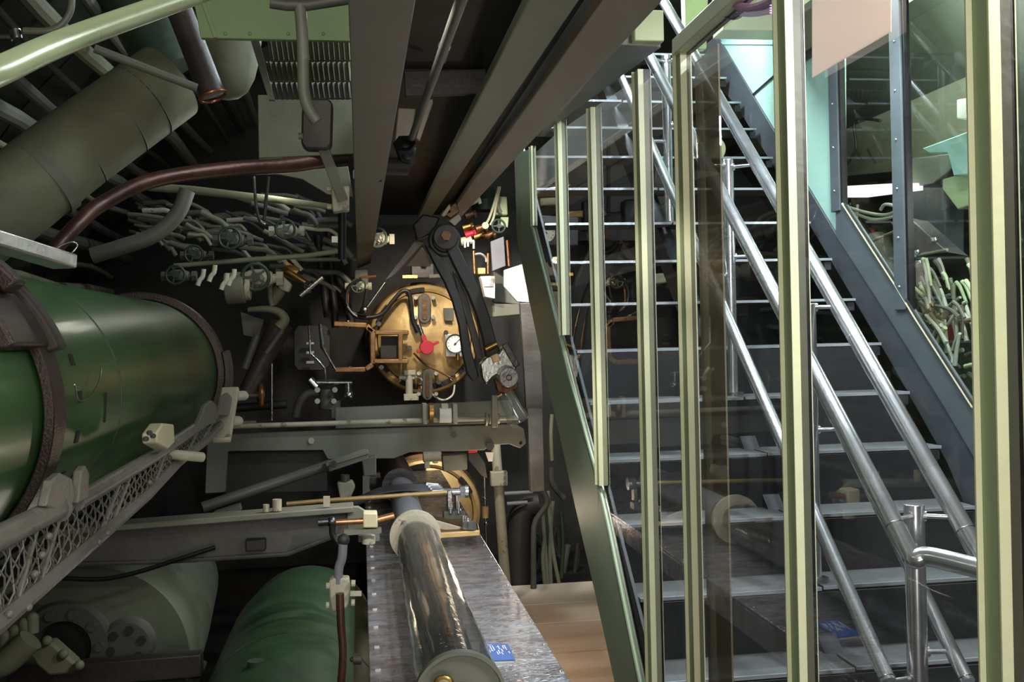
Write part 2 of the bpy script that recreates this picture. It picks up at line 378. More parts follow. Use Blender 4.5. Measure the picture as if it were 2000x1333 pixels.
h1 = [('flange_ring', MB().lathe([(.075, .03), (.075, -.01), (.085, -.03), (.135, -.03), (.14, .0), (.14, .03)], fl1, (0, 1, 0), 40), 'midgrey',
       [('flange_bolt', MB().hexa(fl1+V((.11*math.cos(k*PI/5), -.03, .11*math.sin(k*PI/5))), (0, -1, 0), .016, .014), 'midgrey') for k in range(10)]),
      ('opening', MB().cyl(fl1+V((0, -.004, 0)), fl1+V((0, .02, 0)), .074), 'black'),
      ('cover_boss', MB().lathe([(0, -.02), (.07, -.02), (.078, .0), (.085, .03)], fl2, (0, 1, 0), 32), 'midgrey',
       [('cover_bolt', MB().hexa(fl2+V((.05*math.cos(k*PI/3+.3), -.02, .05*math.sin(k*PI/3+.3))), (0, -1, 0), .014, .012), 'dark') for k in range(6)])]
make('flask_tank', 'pale grey-green cylindrical flask with bolted end flanges below the mesh rail', 'tank', tp+h1)
make('hinge_clamp', 'pale green cast hinge with chunky bolts at the bottom left corner', 'clamp', [
    ('casting', MB().prism(TR([(50, 1270), (100, 1255), (150, 1300), (130, 1318), (95, 1322), (70, 1300)], 3.1), (0, .06, 0)), 'olive', None, .008),
    ('bolt', MB().sph(P(92, 1252, 3.08), .014).cyl(P(92, 1252, 3.08), P(84, 1262, 3.12), .012), 'olive'),
    ('bolt', MB().sph(P(124, 1278, 3.08), .014).cyl(P(124, 1278, 3.08), P(116, 1288, 3.12), .012), 'olive'),
    ('bolt', MB().sph(P(155, 1300, 3.08), .014).cyl(P(155, 1300, 3.08), P(140, 1310, 3.12), .012), 'olive')])
for k, (x, y) in enumerate(((10, 1255), (30, 1245), (48, 1232), (64, 1222))):
    one('lug', ['leftmost', 'second', 'third', 'rightmost'][k]+' of four pale green upright lugs under the mesh rail end', 'lug',
        MB().tube([P(x, y+14, 3.0), P(x, y-14, 3.0)], .016, 12).sph(P(x, y-14, 3.0), .016), 'olive', 'upright lugs under the mesh rail')
one('elbow_pipe', 'pale green bent pipe in the bottom left corner', 'pipe', MB().tube(TR([(-60, 1300), (0, 1300), (40, 1270), (60, 1250)], 2.95), .035, 14, 5), 'olive')
one('lower_channel', 'dark steel channel running below the flask at bottom left', 'beam', MB().bar(P(20, 1325, 3.3), P(395, 1296, 3.3), .06, .07), 'darkbrown', bev=.004)
one('cross_brace', 'dark diagonal brace bar between flask and lower green torpedo', 'bar', MB().bar(P(370, 1350, 3.3), P(395, 1290, 3.35), .02, .03), 'midgrey')
one('black_cable', 'black cable sagging under the lower cross beam', 'cable', MB().tube(TR([(120, 1130), (200, 1132), (270, 1118), (340, 1096), (420, 1070)], 3.2), .007, 8, 5), 'rubber')

# ------------------------------------------------------------------ cross beams
Yb = 3.25
make('cross_beam', 'grey painted channel beam crossing above the lower torpedo with tapered right end', 'beam', [
    ('web', MB().prism(TR([(120, 1040), (690, 998), (700, 1038), (648, 1050), (560, 1082), (330, 1098), (110, 1104)], Yb), (0, .02, 0)), 'midgrey', None, .003),
    ('top_flange', MB().bar(P(110, 1036, Yb-.02), P(690, 991, Yb-.02), .10, .018), 'greygreen', None, .003),
    ('bottom_flange', MB().tube(TR([(110, 1104), (330, 1098), (560, 1083), (648, 1050), (700, 1040)], Yb-.01), .007, 6), 'midgrey'),
    ('end_gusset', MB().prism(TR([(678, 990), (700, 990), (735, 1012), (735, 1030), (700, 1038), (678, 1038)], Yb-.05), (0, .02, 0)), 'greygreen', None, .003),
    ('pad', MB().box(P(500, 1064, Yb-.02), (.06, .04, .035)), 'dark', None, .004),
    ('lug', MB().bar(P(638, 990, Yb-.05), P(638, 970, Yb-.05), .012, .02), 'palepaint'),
    ('bolt', MB().cyl(P(541, 998, Yb-.05), P(541, 976, Yb-.05), .014), 'palepaint'),
    ('bolt', MB().cyl(P(520, 1000, Yb-.05), P(520, 986, Yb-.05), .010), 'palepaint')])
YA = 5.0
web = [(405, 850), (1008, 829), (1024, 838), (1028, 866), (1016, 876), (1004, 872), (995, 868), (960, 870), (945, 880), (800, 884), (770, 896), (640, 898), (630, 880), (445, 882), (440, 962), (400, 965)]
make('cross_beam', 'long grey beam with bolt heads in front of the bronze tube door', 'beam', [
    ('web', MB().prism(TR(web, YA), (0, .03, 0)), 'greygreen', None, .003),
    ('back_plate', MB().prism(TR([(655, 797), (1000, 782), (1000, 826), (655, 838)], YA+.12), (0, .02, 0)), 'greygreen', None, .003),
    ('recess_plate', MB().prism(TR([(440, 880), (636, 878), (640, 960), (440, 965)], YA+.06), (0, .02, 0)), 'dark', None, .002),
    ('bolt', MB().hexa(P(608, 861, YA), (0, -1, 0), .016, .01), 'palepaint'),
    ('bolt', MB().hexa(P(887, 850, YA), (0, -1, 0), .014, .008), 'midgrey'),
    ('bolt', MB().hexa(P(957, 872, YA), (0, -1, 0), .022, .008), 'midgrey'),
    ('eye_hole', MB().cyl(P(1017, 866, YA-.002), P(1017, 866, YA+.0), .008), 'black')])
make('slide_rod', 'thin pale rod with collars lying along the long grey beam', 'rod', [
    ('rod', MB().cyl(P(438, 834, YA-.04), P(1012, 816, YA-.04), .012), 'palepaint'),
    ('collar', MB().cyl(P(955, 819, YA-.04), P(975, 818, YA-.04), .026), 'palepaint'),
    ('collar', MB().cyl(P(948, 819, YA-.04), P(952, 819, YA-.04), .034), 'palepaint'),
    ('clamp_lug', MB().bar(P(966, 835, YA-.06), P(966, 772, YA-.06), .03, .03), 'palepaint', None, .004),
    ('rod_bracket', MB().box(P(482, 829, YA-.03), (.09, .03, .03)), 'greygreen', None, .003)])
make('roller_guide', 'roller guide with white roller and brass washer on the slide rod', 'roller', [
    ('side_plate', MB().box(P(829, 808, YA-.04), (.022, .07, .10)), 'palepaint', None, .004),
    ('side_plate', MB().box(P(888, 808, YA-.04), (.022, .07, .10)), 'palepaint', None, .004),
    ('brass_ring', MB().cyl(P(838, 808, YA-.05), P(846, 808, YA-.05), .05), 'brass'),
    ('white_roller', MB().cyl(P(858, 812, YA-.06), P(881, 812, YA-.06), .036), 'white'),
    ('cap', MB().box(P(868, 795, YA-.05), (.035, .05, .03)), 'cream', None, .004)])
make('diagonal_strut', 'grey tubular strut rising to the right with flat bolted end plates', 'strut', [
    ('tube', MB().cyl(P(395, 992, 4.2), P(645, 908, 4.35), .022), 'midgrey'),
    ('end_plate', MB().bar(P(636, 908, 4.3), P(720, 882, 4.3), .02, .045, (0, 1, 0)).bar(P(640, 912, 4.3), P(718, 886, 4.3), .045, .02, (0, 1, 0)), 'greygreen', None, .004),
    ('pin', MB().cyl(P(652, 906, 4.24), P(652, 906, 4.32), .012), 'dark')])
one('strut_foot', 'flat grey foot plate where the tubular strut meets the beam', 'plate', MB().bar(P(420, 1005, 3.6), P(470, 990, 3.6), .05, .02), 'midgrey')

# ------------------------------------------------------------------ bronze torpedo tube doors
def wheel(c, ax, r, t, spokes=5, m='darkgreen'):
    c = V(c); u, w, d = frame(V(ax)); mb = MB().torus(c, ax, r, t, 24, 8)
    s2 = MB().cyl(c-d*t*1.4, c+d*t*1.4, t*2.2, seg=12)
    for k in range(spokes):
        a = 2*PI*k/spokes; s2.bar(c, c+(u*math.cos(a)+w*math.sin(a))*r, t*1.2, t*1.2, d)
    return mb, s2
def gauge_parts(c, r, ax=(0, -1, 0), ang=40, case='darksteel'):
    c = V(c); a = V(ax).normalized(); u, w, d = frame(a)
    up = V((0, 0, 1)); rt = a.cross(up)*-1
    nd = (up*math.cos(math.radians(ang))+rt*math.sin(math.radians(ang)))
    tk = MB()
    for k in range(11):
        q = math.radians(-135+27*k); dd = up*math.cos(q)+rt*math.sin(q)
        tk.bar(c+a*.004+dd*r*.68, c+a*.004+dd*r*.84, r*.05, .001, a)
    return [('gauge_case', MB().lathe([(0, -.03), (r, -.03), (r*1.05, -.02), (r*1.08, .008), (r*.93, .008), (r*.93, 0)], c, a, 32), case),
            ('dial_face', MB().cyl(c-a*.004, c+a*.003, r*.94, seg=32), 'dial', [('tick_marks', tk, 'dark'),
             ('needle', MB().bar(c+a*.006-nd*r*.2, c+a*.006+nd*r*.7, r*.07, .001, a).cyl(c+a*.003, c+a*.008, r*.12, seg=12), 'black')])]
DY = 6.4
def door(cpx, label, full=True):
    c = P(cpx[0], cpx[1], DY); r = R(104, DY)
    prts = [('door_shell', MB().lathe([(0, -.13), (r*.25, -.128), (r*.55, -.11), (r*.80, -.075), (r*.86, -.06), (r*.87, -.02)], c, (0, 1, 0), 64), 'bronze'),
            ('locking_ring', MB().lathe([(r*.87, .02), (r*.88, -.055), (r*.93, -.065), (r, -.05), (r*1.03, -.02), (r*1.03, .08), (r*.9, .1)], c, (0, 1, 0), 64), 'bronze'),
            ('tube_barrel', MB().lathe([(r*1.0, .06), (r*1.08, .08), (r*1.08, .9), (r*.9, .9)], c, (0, 1, 0), 48), 'bronzedark')]
    for k in (100, 148, 35, -35, -70, -110, -150):
        a0 = math.radians(k-8); vs = []
        prts.append(('locking_slot', band_mb(k-11, k+11, c.y-.085, c.y-.05, r*.86, r*.95, 8, c.x, c.z), 'black', None, .002))
    if full:
        # vertical sight plates
        for (x, y0_, y1_) in ((829, 574, 632), (835, 722, 782)):
            hw = 12 if y0_ < 600 else 10
            out = []; 
            ca = P(x, y0_+hw, DY-.17); cb = P(x, y1_-hw, DY-.17); rr = R(hw, DY-.17)
            pl = [ca+V((rr*math.cos(t), 0, rr*math.sin(t))) for t in [PI*k/8 for k in range(9)]]+[cb-V((rr*math.cos(t), 0, rr*math.sin(t))) for t in [PI*k/8 for k in range(9)]]
            sl = [ca+V((rr*.36*math.cos(t), -.012, rr*.36*math.sin(t))) for t in [PI*k/8 for k in range(9)]]+[cb-V((rr*.36*math.cos(t), .012, rr*.36*math.sin(t))) for t in [PI*k/8 for k in range(9)]]
            prts.append(('sight_plate', MB().prism(pl, (0, .06, 0)), 'midgrey', [('sight_slot', MB().prism(sl, (0, .01, 0)), 'bronzedark')]+
                         [('stud', MB().cyl(P(x+dx, yy, DY-.19), P(x+dx, yy, DY-.1), .012, seg=12), 'steel') for dx in (-17, 17) for yy in (y0_+8, y1_-12)], .004))
        prts.append(('name_plate', MB().prism(TR([(866, 602), (886, 602), (886, 628), (868, 627)], DY-.15), (0, .03, 0)), 'midgrey', None, .003))
        g = P(889, 672, DY-.20)
        prts.append(('gauge_plate', MB().prism(TR([(869, 653), (908, 653), (910, 697), (870, 697)], DY-.17), (0, .02, 0)), 'silver', None, .003))
        prts += gauge_parts(g, R(18, DY-.2), ang=45)
        prts.append(('gauge_stem', MB().cyl(P(894, 692, DY-.18), P(894, 705, DY-.18), .013).hexa(P(894, 703, DY-.18), (0, 0, -1), .018, .04), 'brass'))
        h = P(834, 679, DY-.24)
        prts.append(('red_handle', MB().cyl(h, h+V((0, .10, 0)), R(13, DY)).bar(h+V((0, .02, 0)), P(814, 688, DY-.22), .02, .025, (0, 1, 0)).bar(h+V((0, .02, 0)), P(857, 668, DY-.22), .018, .02, (0, 1, 0)).bar(h+V((0, .02, 0)), P(826, 655, DY-.22), .028, .025, (0, 1, 0)), 'red', None, .003))
        prts.append(('handle_shaft', MB().cyl(P(818, 634, DY-.2), P(826, 658, DY-.2), .012), 'steel'))
        prts.append(('black_hose', MB().tube(TR([(678, 600), (695, 618), (725, 620), (748, 612), (768, 588), (785, 570), (798, 572), (803, 595), (806, 625), (816, 650)], DY-.2), .014, 10, 5), 'rubber'))
        prts.append(('dark_conduit', MB().tube(TR([(808, 690), (830, 712), (858, 726), (884, 740)], DY-.16), .006, 8, 5), 'bronzedark'))
        prts.append(('thin_pipe', MB().tube(TR([(800, 738), (818, 738), (832, 752), (846, 772), (866, 782), (884, 772), (888, 752)], DY-.16), .006, 8, 5), 'palepaint'))
        prts.append(('drain_valve', MB().cyl(P(799, 725, DY-.16), P(799, 778, DY-.16), .022).bar(P(779, 738, DY-.16), P(810, 738, DY-.16), .02, .02).box(P(800, 728, DY-.16), (.07, .05, .03)).box(P(803, 776, DY-.16), (.09, .05, .04)), 'palepaint', None, .003))
        for (x, y) in ((740, 633), (745, 718), (791, 704), (800, 680), (857, 747), (884, 730), (905, 652), (871, 650), (792, 650)):
            prts.append(('bolt', MB().cyl(P(x, y, DY-.17), P(x, y, DY-.06), R(4.6, DY), seg=14), 'darksteel'))
    return make('torpedo_tube_door', label, 'door', prts)
door((828, 662), 'round bronze torpedo tube door with gauge and red handle')
door((832, 1002), 'lower bronze tube door mostly hidden behind the shiny tray', False)
# hinge yoke left of door
yk = MB(); Yy = 6.15
def polybar(mb, pts, w, Y, d=.05):
    for a, b in zip(pts, pts[1:]): mb.bar(P(*a, Y), P(*b, Y), d, R(w, Y), V((0, 1, 0)).cross(P(*b, Y)-P(*a, Y)))
polybar(yk, [(652, 633), (716, 636), (728, 650), (728, 712), (714, 722), (654, 723)], 10, Yy)
polybar(yk, [(716, 640), (732, 650), (798, 650)], 9, Yy); polybar(yk, [(728, 706), (798, 706)], 9, Yy); polybar(yk, [(782, 650), (782, 706)], 10, Yy)
make('hinge_yoke', 'bronze double-box hinge bracket on the left of the bronze tube door', 'bracket', [('yoke', yk, 'bronze2', None, .006),
    ('pad_box', MB().prism(TR([(744, 657), (778, 657), (778, 700), (744, 700)], Yy+.06), (0, .03, 0)), 'dark'),
    ('pin', MB().cyl(P(680, 626, Yy), P(680, 640, Yy), .016), 'steel'), ('pin', MB().cyl(P(683, 716, Yy), P(683, 728, Yy), .016), 'steel')])
one('hose_loop', 'black rubber hose looping down beside the top left of the tube door', 'hose', MB().tube(TR([(706, 545), (682, 560), (676, 590), (690, 612), (706, 610), (712, 590), (716, 565)], 6.2), .010, 8, 5), 'rubber')
one('copper_line', 'thin copper pipe bending over the left of the tube door', 'pipe', MB().tube(TR([(735, 540), (700, 545), (682, 565), (679, 590), (681, 608)], 6.25), .008, 8, 5), 'copperbright')
one('push_rod', 'thin steel push rod slanting to the top left of the door ring', 'rod', MB().cyl(P(712, 608, 6.15), P(752, 552, 6.15), .010).sph(P(712, 606, 6.15), .028), 'steel')
make('latch_assembly', 'small latch block with brass bar on top of the tube door ring', 'latch', [
    ('block', MB().box(P(825, 530, 6.3), (.14, .08, .09)), 'darkbrown', None, .006), ('brass_bar', MB().bar(P(786, 541, 6.25), P(815, 541, 6.25), .03, .018), 'brass'),
    ('side_bar', MB().bar(P(838, 540, 6.25), P(862, 539, 6.25), .03, .02), 'midgrey'), ('bolt', MB().hexa(P(826, 512, 6.2), (0, -1, 0), .022, .02), 'steel')])

# ------------------------------------------------------------------ hook arm with clamp
YH = 4.8
hp = [('right_strap', MB().prism(TR([(872, 488), (893, 476), (912, 515), (936, 560), (955, 612), (968, 662), (982, 700), (950, 705), (944, 665), (932, 620), (915, 575), (892, 530)], YH), (0, .06, 0)), 'dark', None, .006),
      ('left_strap', MB().prism(TR([(830, 478), (846, 486), (868, 512), (884, 540), (903, 590), (914, 640), (922, 690), (936, 735), (926, 748), (912, 730), (903, 690), (896, 635), (884, 590), (868, 552), (850, 520)], YH+.01), (0, .05, 0)), 'dark', None, .006),
      ('middle_rib', MB().prism(TR([(884, 530), (896, 545), (915, 590), (932, 650), (944, 700), (930, 700), (915, 640), (900, 590)], YH+.04), (0, .02, 0)), 'darkbrown', None, .003),
      ('pivot_boss', MB().cyl(P(871, 463, YH-.03), P(871, 463, YH+.09), R(25, YH), seg=36), 'darkbrown', [('pivot_bolt', MB().hexa(P(871, 461, YH-.03), (0, -1, 0), R(10, YH), .02), 'bronzedark')], .006),
      ('pivot_ring', MB().torus(P(868, 470, YH+.03), (0, 1, 0), R(27, YH), .014), 'darkgreen')]
make('hook_arm', 'dark curved cast hook arm hanging from a round pivot before the door', 'arm', hp)
c0 = P(972, 730, YH-.02)
make('roller_clamp', 'steel clamp with round polished end face at the foot of the hook arm', 'clamp', [
    ('clamp_body', MB().prism(TR([(938, 712), (950, 698), (975, 690), (985, 672), (1000, 682), (1010, 716), (1004, 730), (985, 722), (962, 738), (950, 752), (942, 740)], YH-.05), (0, .07, 0)), 'steel', None, .006),
    ('fork', MB().bar(P(985, 672, YH-.06), P(1010, 716, YH-.06), .02, .03, (1, 0, 0)), 'darksteel', None, .003),
    ('brass_sleeve', MB().cyl(P(948, 683, YH-.03), P(970, 672, YH-.03), R(6, YH)), 'brass'),
    ('bronze_block', MB().prism(TR([(958, 696), (972, 690), (978, 704), (964, 710)], YH-.06), (0, .02, 0)), 'bronze', None, .003),
    ('end_roller', MB().cyl(P(994, 738, YH-.13), P(984, 728, YH+.02), R(19, YH), seg=36), 'silver', [('face_mark', MB().torus(P(994.3, 738.3, YH-.135), (P(984, 728, YH+.02)-P(994, 738, YH-.13)), R(5, YH), .002, 20, 6), 'darksteel')], .004),
    ('saddle', MB().prism(TR([(965, 740), (985, 750), (1012, 748), (1012, 758), (990, 770), (972, 765)], YH-.04), (0, .06, 0)), 'bronzedark', None, .004)])
one('glass_cylinder', 'clear glass cylinder with bright rim hanging below the roller clamp', 'cylinder', MB().lathe([(0, 0), (R(17, YH), 0), (R(19, YH), .10), (R(23, YH), .135), (R(23, YH), .15), (R(18, YH), .155)], P(986, 768, YH-.03), P(1013, 822, YH-.03)-P(986, 768, YH-.03), 32), 'jar')
make('pivot_mount', 'brown bolted mount block hanging from the overhead girder above the hook arm', 'bracket', [
    ('block', MB().prism(TR([(806, 440), (826, 418), (860, 425), (846, 455), (815, 470)], YH+.05), (0, .1, 0)), 'darkbrown', None, .008),
    ('side_lug', MB().prism(TR([(868, 420), (882, 400), (892, 392), (898, 415), (880, 428)], YH), (0, .08, 0)), 'bronzedark', None, .006),
    ('bright_nut', MB().prism(TR([(876, 432), (896, 418), (902, 428), (888, 442)], YH-.02), (0, .04, 0)), 'beambrown', None, .004),
    ('bright_nut', MB().prism(TR([(862, 420), (878, 398), (884, 414), (866, 424)], YH+.0), (0, .04, 0)), 'cream', None, .004)])
one('angle_bar', 'brown flat steel leg slanting down left from the pivot mount', 'bar', MB().prism(TR([(810, 470), (828, 474), (770, 538), (752, 548)], YH+.2), (0, .03, 0)), 'beambrown', bev=.004)
one('steel_plate', 'pale triangular steel plate below the pivot mount above the door', 'plate', MB().prism(TR([(824, 482), (838, 500), (842, 520), (793, 520)], YH+.25), (0, .03, 0)), 'beambrown', bev=.004)

# ------------------------------------------------------------------ overhead beams
def ybeam(nl, nr, fl_, fr, Yn, Yf, hgt, m, name, label, lip=None, extend=.9):
    # bottom face from near-left/right pixels to far-left/right pixels
    a, b, c, d = P(*nl, Yn), P(*nr, Yn), P(*fr, Yf), P(*fl_, Yf)
    # extend towards the camera
    t = extend/(Yf-Yn); a2 = a-(d-a)*t; b2 = b-(c-b)*t
    return a2, b2, c, d
def slab(q, h): a, b, c, d = q; return MB().prism([a, b, c, d], (0, 0, h))
q = ybeam((680, 0), (812, 0), (698, 525), (724, 515), 1.35, 7.0, 0, 0, 0, 0)
make('overhead_rail', 'grey flat-bottomed overhead rail running straight ahead at the centre', 'beam', [
    ('bottom_flange', slab(q, .012), 'beamgrey', None, .002),
    ('web', MB().prism([q[0].lerp(q[1], .45), q[0].lerp(q[1], .55), q[3].lerp(q[2], .55), q[3].lerp(q[2], .45)], (0, 0, .15)), 'dark')])
qb = ybeam((1178, 0), (1296, 0), (870, 432), (900, 425), 2.0, 6.5, 0, 0, 0, 0)
ql = ybeam((1040, 0), (1140, 0), (815, 432), (845, 425), 2.0, 6.5, 0, 0, 0, 0)
qs = ybeam((1140, 0), (1180, 0), (845, 427), (872, 430), 2.02, 6.5, 0, 0, 0, 0)
make('overhead_girder', 'broad brown-grey overhead girder running toward the tube door', 'beam', [
    ('bottom_flange', slab(qb, .03), 'beambrown', None, .003),
    ('side_flange', slab([v+V((0, 0, .012)) for v in ql], .03), 'beamlight', None, .003),
    ('slot_web', slab([v+V((0, 0, .06)) for v in qs], .02), 'dark'),
    ('upper_web', MB().prism([qb[0]+V((.04, 0, .03)), qb[0]+V((.06, 0, .03)), qb[3]+V((.06, 0, .03)), qb[3]+V((.04, 0, .03))], (0, 0, .25)), 'beamgrey')])
# dark ceiling plating between the rails
one('ceiling_plate', 'dark steel plate between the overhead rail and the girder', 'plate', MB().prism([P(760, -60, 2.3), P(1090, -60, 2.3), P(860, 420, 7.3), P(700, 420, 7.3)], (0, 0, .03)), 'dark')
one('ceiling_plate', 'brown cross tie between the overhead rail and the girder', 'plate', MB().bar(P(790, 165, 3.2), P(950, 160, 3.2), .02, R(50, 3.2)), 'darkbrown', bev=.003)
# green casing next to girder
cz = [P(1292, 30, 2.75), P(1292, 92, 2.75), P(1236, 84, 2.75), P(1236, 30, 2.75)]
cas = [PX(1291, 88, .79), PX(1240, 140, .79), PX(1120, 232, .79), PX(1060, 268, .79)]
Yn, Yf = 2.65, 4.6
cq = [P(1212, 88, 2.63), P(1291, 93, 2.63), P(1092, 240, 4.15), P(1060, 262, 4.15)]
make('casing', 'pale green sheet casing along the right edge of the overhead girder', 'casing', [
    ('long_cover', MB().prism(cq, (0, 0, .07)), 'greygreen', None, .003),
    ('end_box', MB().bb((P(1234, 88, 2.63).x, 2.60, cq[0].z+.004), (P(1291, 88, 2.63).x, 2.66, cq[0].z+.085)), 'palegreen', None, .003)])
# slender rod with ball joint
make('control_rod', 'slender pale rod running from top centre to a dark ball joint', 'rod', [
    ('rod', MB().cyl(P(908, -20, 1.5), P(803, 272, 3.0), .0095), 'beamgrey'),
    ('coupling', MB().cyl(P(868, 90, 2.0), P(860, 115, 2.08), .0125), 'darksteel'),
    ('ball_joint', MB().sph(P(793, 292, 3.0), .030).cyl(P(790, 280, 2.98), P(796, 318, 3.05), .034, .022, seg=6), 'rubber')])
make('cross_shaft', 'dark shaft joining the ball joint to the overhead rail', 'shaft', [
    ('shaft', MB().cyl(P(685, 322, 3.0), P(795, 326, 3.05), .026), 'dark'), ('sleeve', MB().cyl(P(700, 335, 3.0), P(745, 335, 3.0), .030), 'black'),
    ('white_bolt', MB().box(P(697, 341, 2.96), (.022, .02, .024)), 'white', None, .003)])
one('mount_plate', 'tan flat plate behind the ball joint of the slender rod', 'plate', MB().prism(TR([(778, 210), (812, 212), (800, 285), (770, 290)], 3.15), (0, .02, 0)), 'beambrown', bev=.004)
one('mount_plate', 'narrow lit tan strip beside the slender rod', 'plate', MB().prism(TR([(836, 196), (845, 192), (846, 200), (820, 275), (812, 270)], 3.1), (0, .02, 0)), 'beambrown', bev=.003)

# ------------------------------------------------------------------ upper left objects
one('hand_rail', 'thick pale green tube crossing the top left corner', 'rail', MB().tube([P(-800, 520, .85), P(-120, 190, 1.0), P(0, 138, 1.12), P(150, 72, 1.3), P(420, -25, 1.6), P(520, -65, 1.72)], .0150, 20, 6), 'railgreen')
dq = [P(-420, 700, 3.4), P(0, 408, 3.65), P(150, 290, 3.75), P(330, 160, 3.9)]
dm = MB().tube(dq, R(78, 3.7), 28)
dd = (dq[3]-dq[1]).normalized()
dparts = [('duct_body', dm, 'olive')]
for (x, y) in ((232, 235), (283, 190), (140, 300)):
    c = P(x, y, 3.8); t = dq[2]; k = (c-dq[1]).dot(dd); cc = dq[1]+dd*k
    dparts.append(('seam', MB().lathe([(R(78.5, 3.7), -.003), (R(80, 3.7), 0), (R(78.5, 3.7), .003)], cc, dd, 32), 'dark'))
k = (P(150, 380, 3.6)-dq[1]).dot(dd); cc = dq[1]+dd*k
dparts.append(('band_strap', MB().lathe([(R(79, 3.7), -.02), (R(81, 3.7), -.02), (R(81, 3.7), .02), (R(79, 3.7), .02)], cc, dd, 36), 'greygreen'))
make('air_duct', 'large round olive ventilation duct slanting up behind the upper torpedo', 'duct', dparts)
one('flex_duct', 'mottled green round duct hanging at top left beside the green panel', 'duct', MB().tube(TR([(430, -60), (450, 40), (445, 100), (438, 140), (432, 165), (428, 180), (426, 188), (425, 191)], 3.6), [R(q, 3.6) for q in (62, 61, 60, 57, 50, 38, 22, 5)], 36, 0), 'olive')
one('flex_duct', 'wide green duct section behind the pale tube at top left', 'duct', MB().tube(TR([(190, -70), (275, 40), (330, 140)], 4.3), R(52, 4.3), 24), 'darkgreen')
make('dark_pipe', 'dark brown pipe ending in a round open mouth at top left', 'pipe', [
    ('pipe_body', MB().tube(TR([(335, -20), (370, 70), (415, 185)], 3.2), R(24, 3.2), 20), 'darkbrown'),
    ('rim', MB().torus(P(416, 188, 3.18), P(416, 188, 3.18)-P(370, 70, 3.2), R(25, 3.2), .005), 'copperbright')])
one('thin_pipe', 'thin brown pipe slanting down to the dark pipe mouth', 'pipe', MB().cyl(P(185, 95, 3.1), P(385, 172, 3.15), R(8, 3.1)), 'greygreen')
one('copper_pipe', 'long brown copper pipe arching across the left side', 'pipe', MB().tube([P(95, 500, 3.2), P(150, 440, 3.3), P(200, 398, 3.4), P(300, 352, 3.6), P(450, 330, 3.8), P(570, 322, 3.9), P(700, 300, 4.0)], [R(13, 3.4), R(15, 4)], 16, 6), 'copper')
one('green_pipe', 'straight grey-green pipe running right under the copper pipe', 'pipe', MB().tube(TR([(290, 365), (380, 372), (520, 388), (680, 408)], 4.6), [R(8, 4.6), R(8, 4.6), R(7, 4.6), R(5, 4.6)], 14), 'olive')
one('green_pipe', 'dark green pipe bending down left behind the copper pipe', 'pipe', MB().tube(TR([(366, 372), (345, 420), (300, 460), (230, 485), (180, 500)], 4.4), R(15, 4.4), 16, 6), 'greygreen')
one('green_pipe', 'slim olive pipe running level at mid left to the overhead rail foot', 'pipe', MB().tube(TR([(340, 520), (500, 507), (600, 500), (665, 490)], 5.2), R(5, 5.2), 12), 'olive')
one('green_pipe', 'lower slim olive pipe just under the level one', 'pipe', MB().tube(TR([(520, 500), (600, 508), (665, 507)], 5.3), R(4, 5.3), 12), 'greygreen')
one('loop_conduit', 'pale looped conduit near the very top left corner', 'pipe', MB().tube(TR([(140, -20), (138, 20), (120, 48), (92, 60), (46, 60)], 2.6), .008, 10, 6), 'greygreen')
one('conduit_fitting', 'small bright conduit fitting at the very top left', 'fitting', MB().cyl(P(30, 58, 2.6), P(34, 76, 2.6), .012).cyl(P(0, 74, 2.6), P(22, 74, 2.6), .008), 'steel')
gp = [('sheet', MB().prism(TR([(370, -40), (690, -40), (690, 80), (392, 74)], 2.75), (0, .02, .0)), 'panelgreen', None, .002),
      ('fold', MB().prism(TR([(392, 2), (400, 2), (424, 73), (418, 73)], 2.74), (0, .01, 0)), 'panelgreen')]
for x in (440, 488, 563, 632): gp.append(('rivet', MB().sph(P(x, 66, 2.75), .005), 'panelgreen'))
make('green_panel', 'flat bright green sheet panel at the top left of centre', 'panel', gp)
cr = []
for k in range(22): cr.append(P(520+k*7, 78, 3.3 if k % 2 else 3.34))
for k in range(22): cr.append(P(520+(21-k)*7+2, 128, 3.3 if (21-k) % 2 else 3.34))
def corr(y0_, y1_, Y):
    mb = MB(); vs = []; n = 48
    for k in range(n+1):
        dy = .006*math.sin(k*PI/1.5)
        a = P(520+k*3.4, y0_, Y); b = P(528+k*3.3, y1_, Y); vs += [a+V((0, dy, 0)), b+V((0, dy, 0)), a+V((0, dy+.02, 0)), b+V((0, dy+.02, 0))]
    fs = []
    for k in range(n): q = 4*k; fs += [(q, q+1, q+5, q+4), (q+2, q+6, q+7, q+3), (q, q+4, q+6, q+2), (q+1, q+3, q+7, q+5)]
    return mb.add(vs, fs)
make('corrugated_panel', 'green corrugated panel below the flat green sheet', 'panel', [('upper_band', corr(70, 118, 3.3), 'olive'), ('middle_band', corr(120, 158, 3.35), 'olive'), ('lower_band', corr(160, 192, 3.4), 'greygreen')])
one('olive_plate', 'plain olive green plate behind the bent handle', 'panel', MB().prism(TR([(503, 185), (700, 190), (700, 300), (505, 310)], 3.9), (0, .02, 0)), 'olive', bev=.003)
one('green_strip', 'narrow green flat strip slanting beside the corrugated panel', 'strip', MB().prism(TR([(488, 74), (505, 74), (536, 195), (525, 195)], 3.2), (0, .02, 0)), 'greygreen')
one('pale_panel', 'pale curved panel edge beneath the copper pipe near the rail', 'panel', MB().prism(TR([(530, 338), (680, 325), (690, 385), (640, 380), (590, 350)], 5.4), (0, .02, 0)), 'olive', bev=.003)
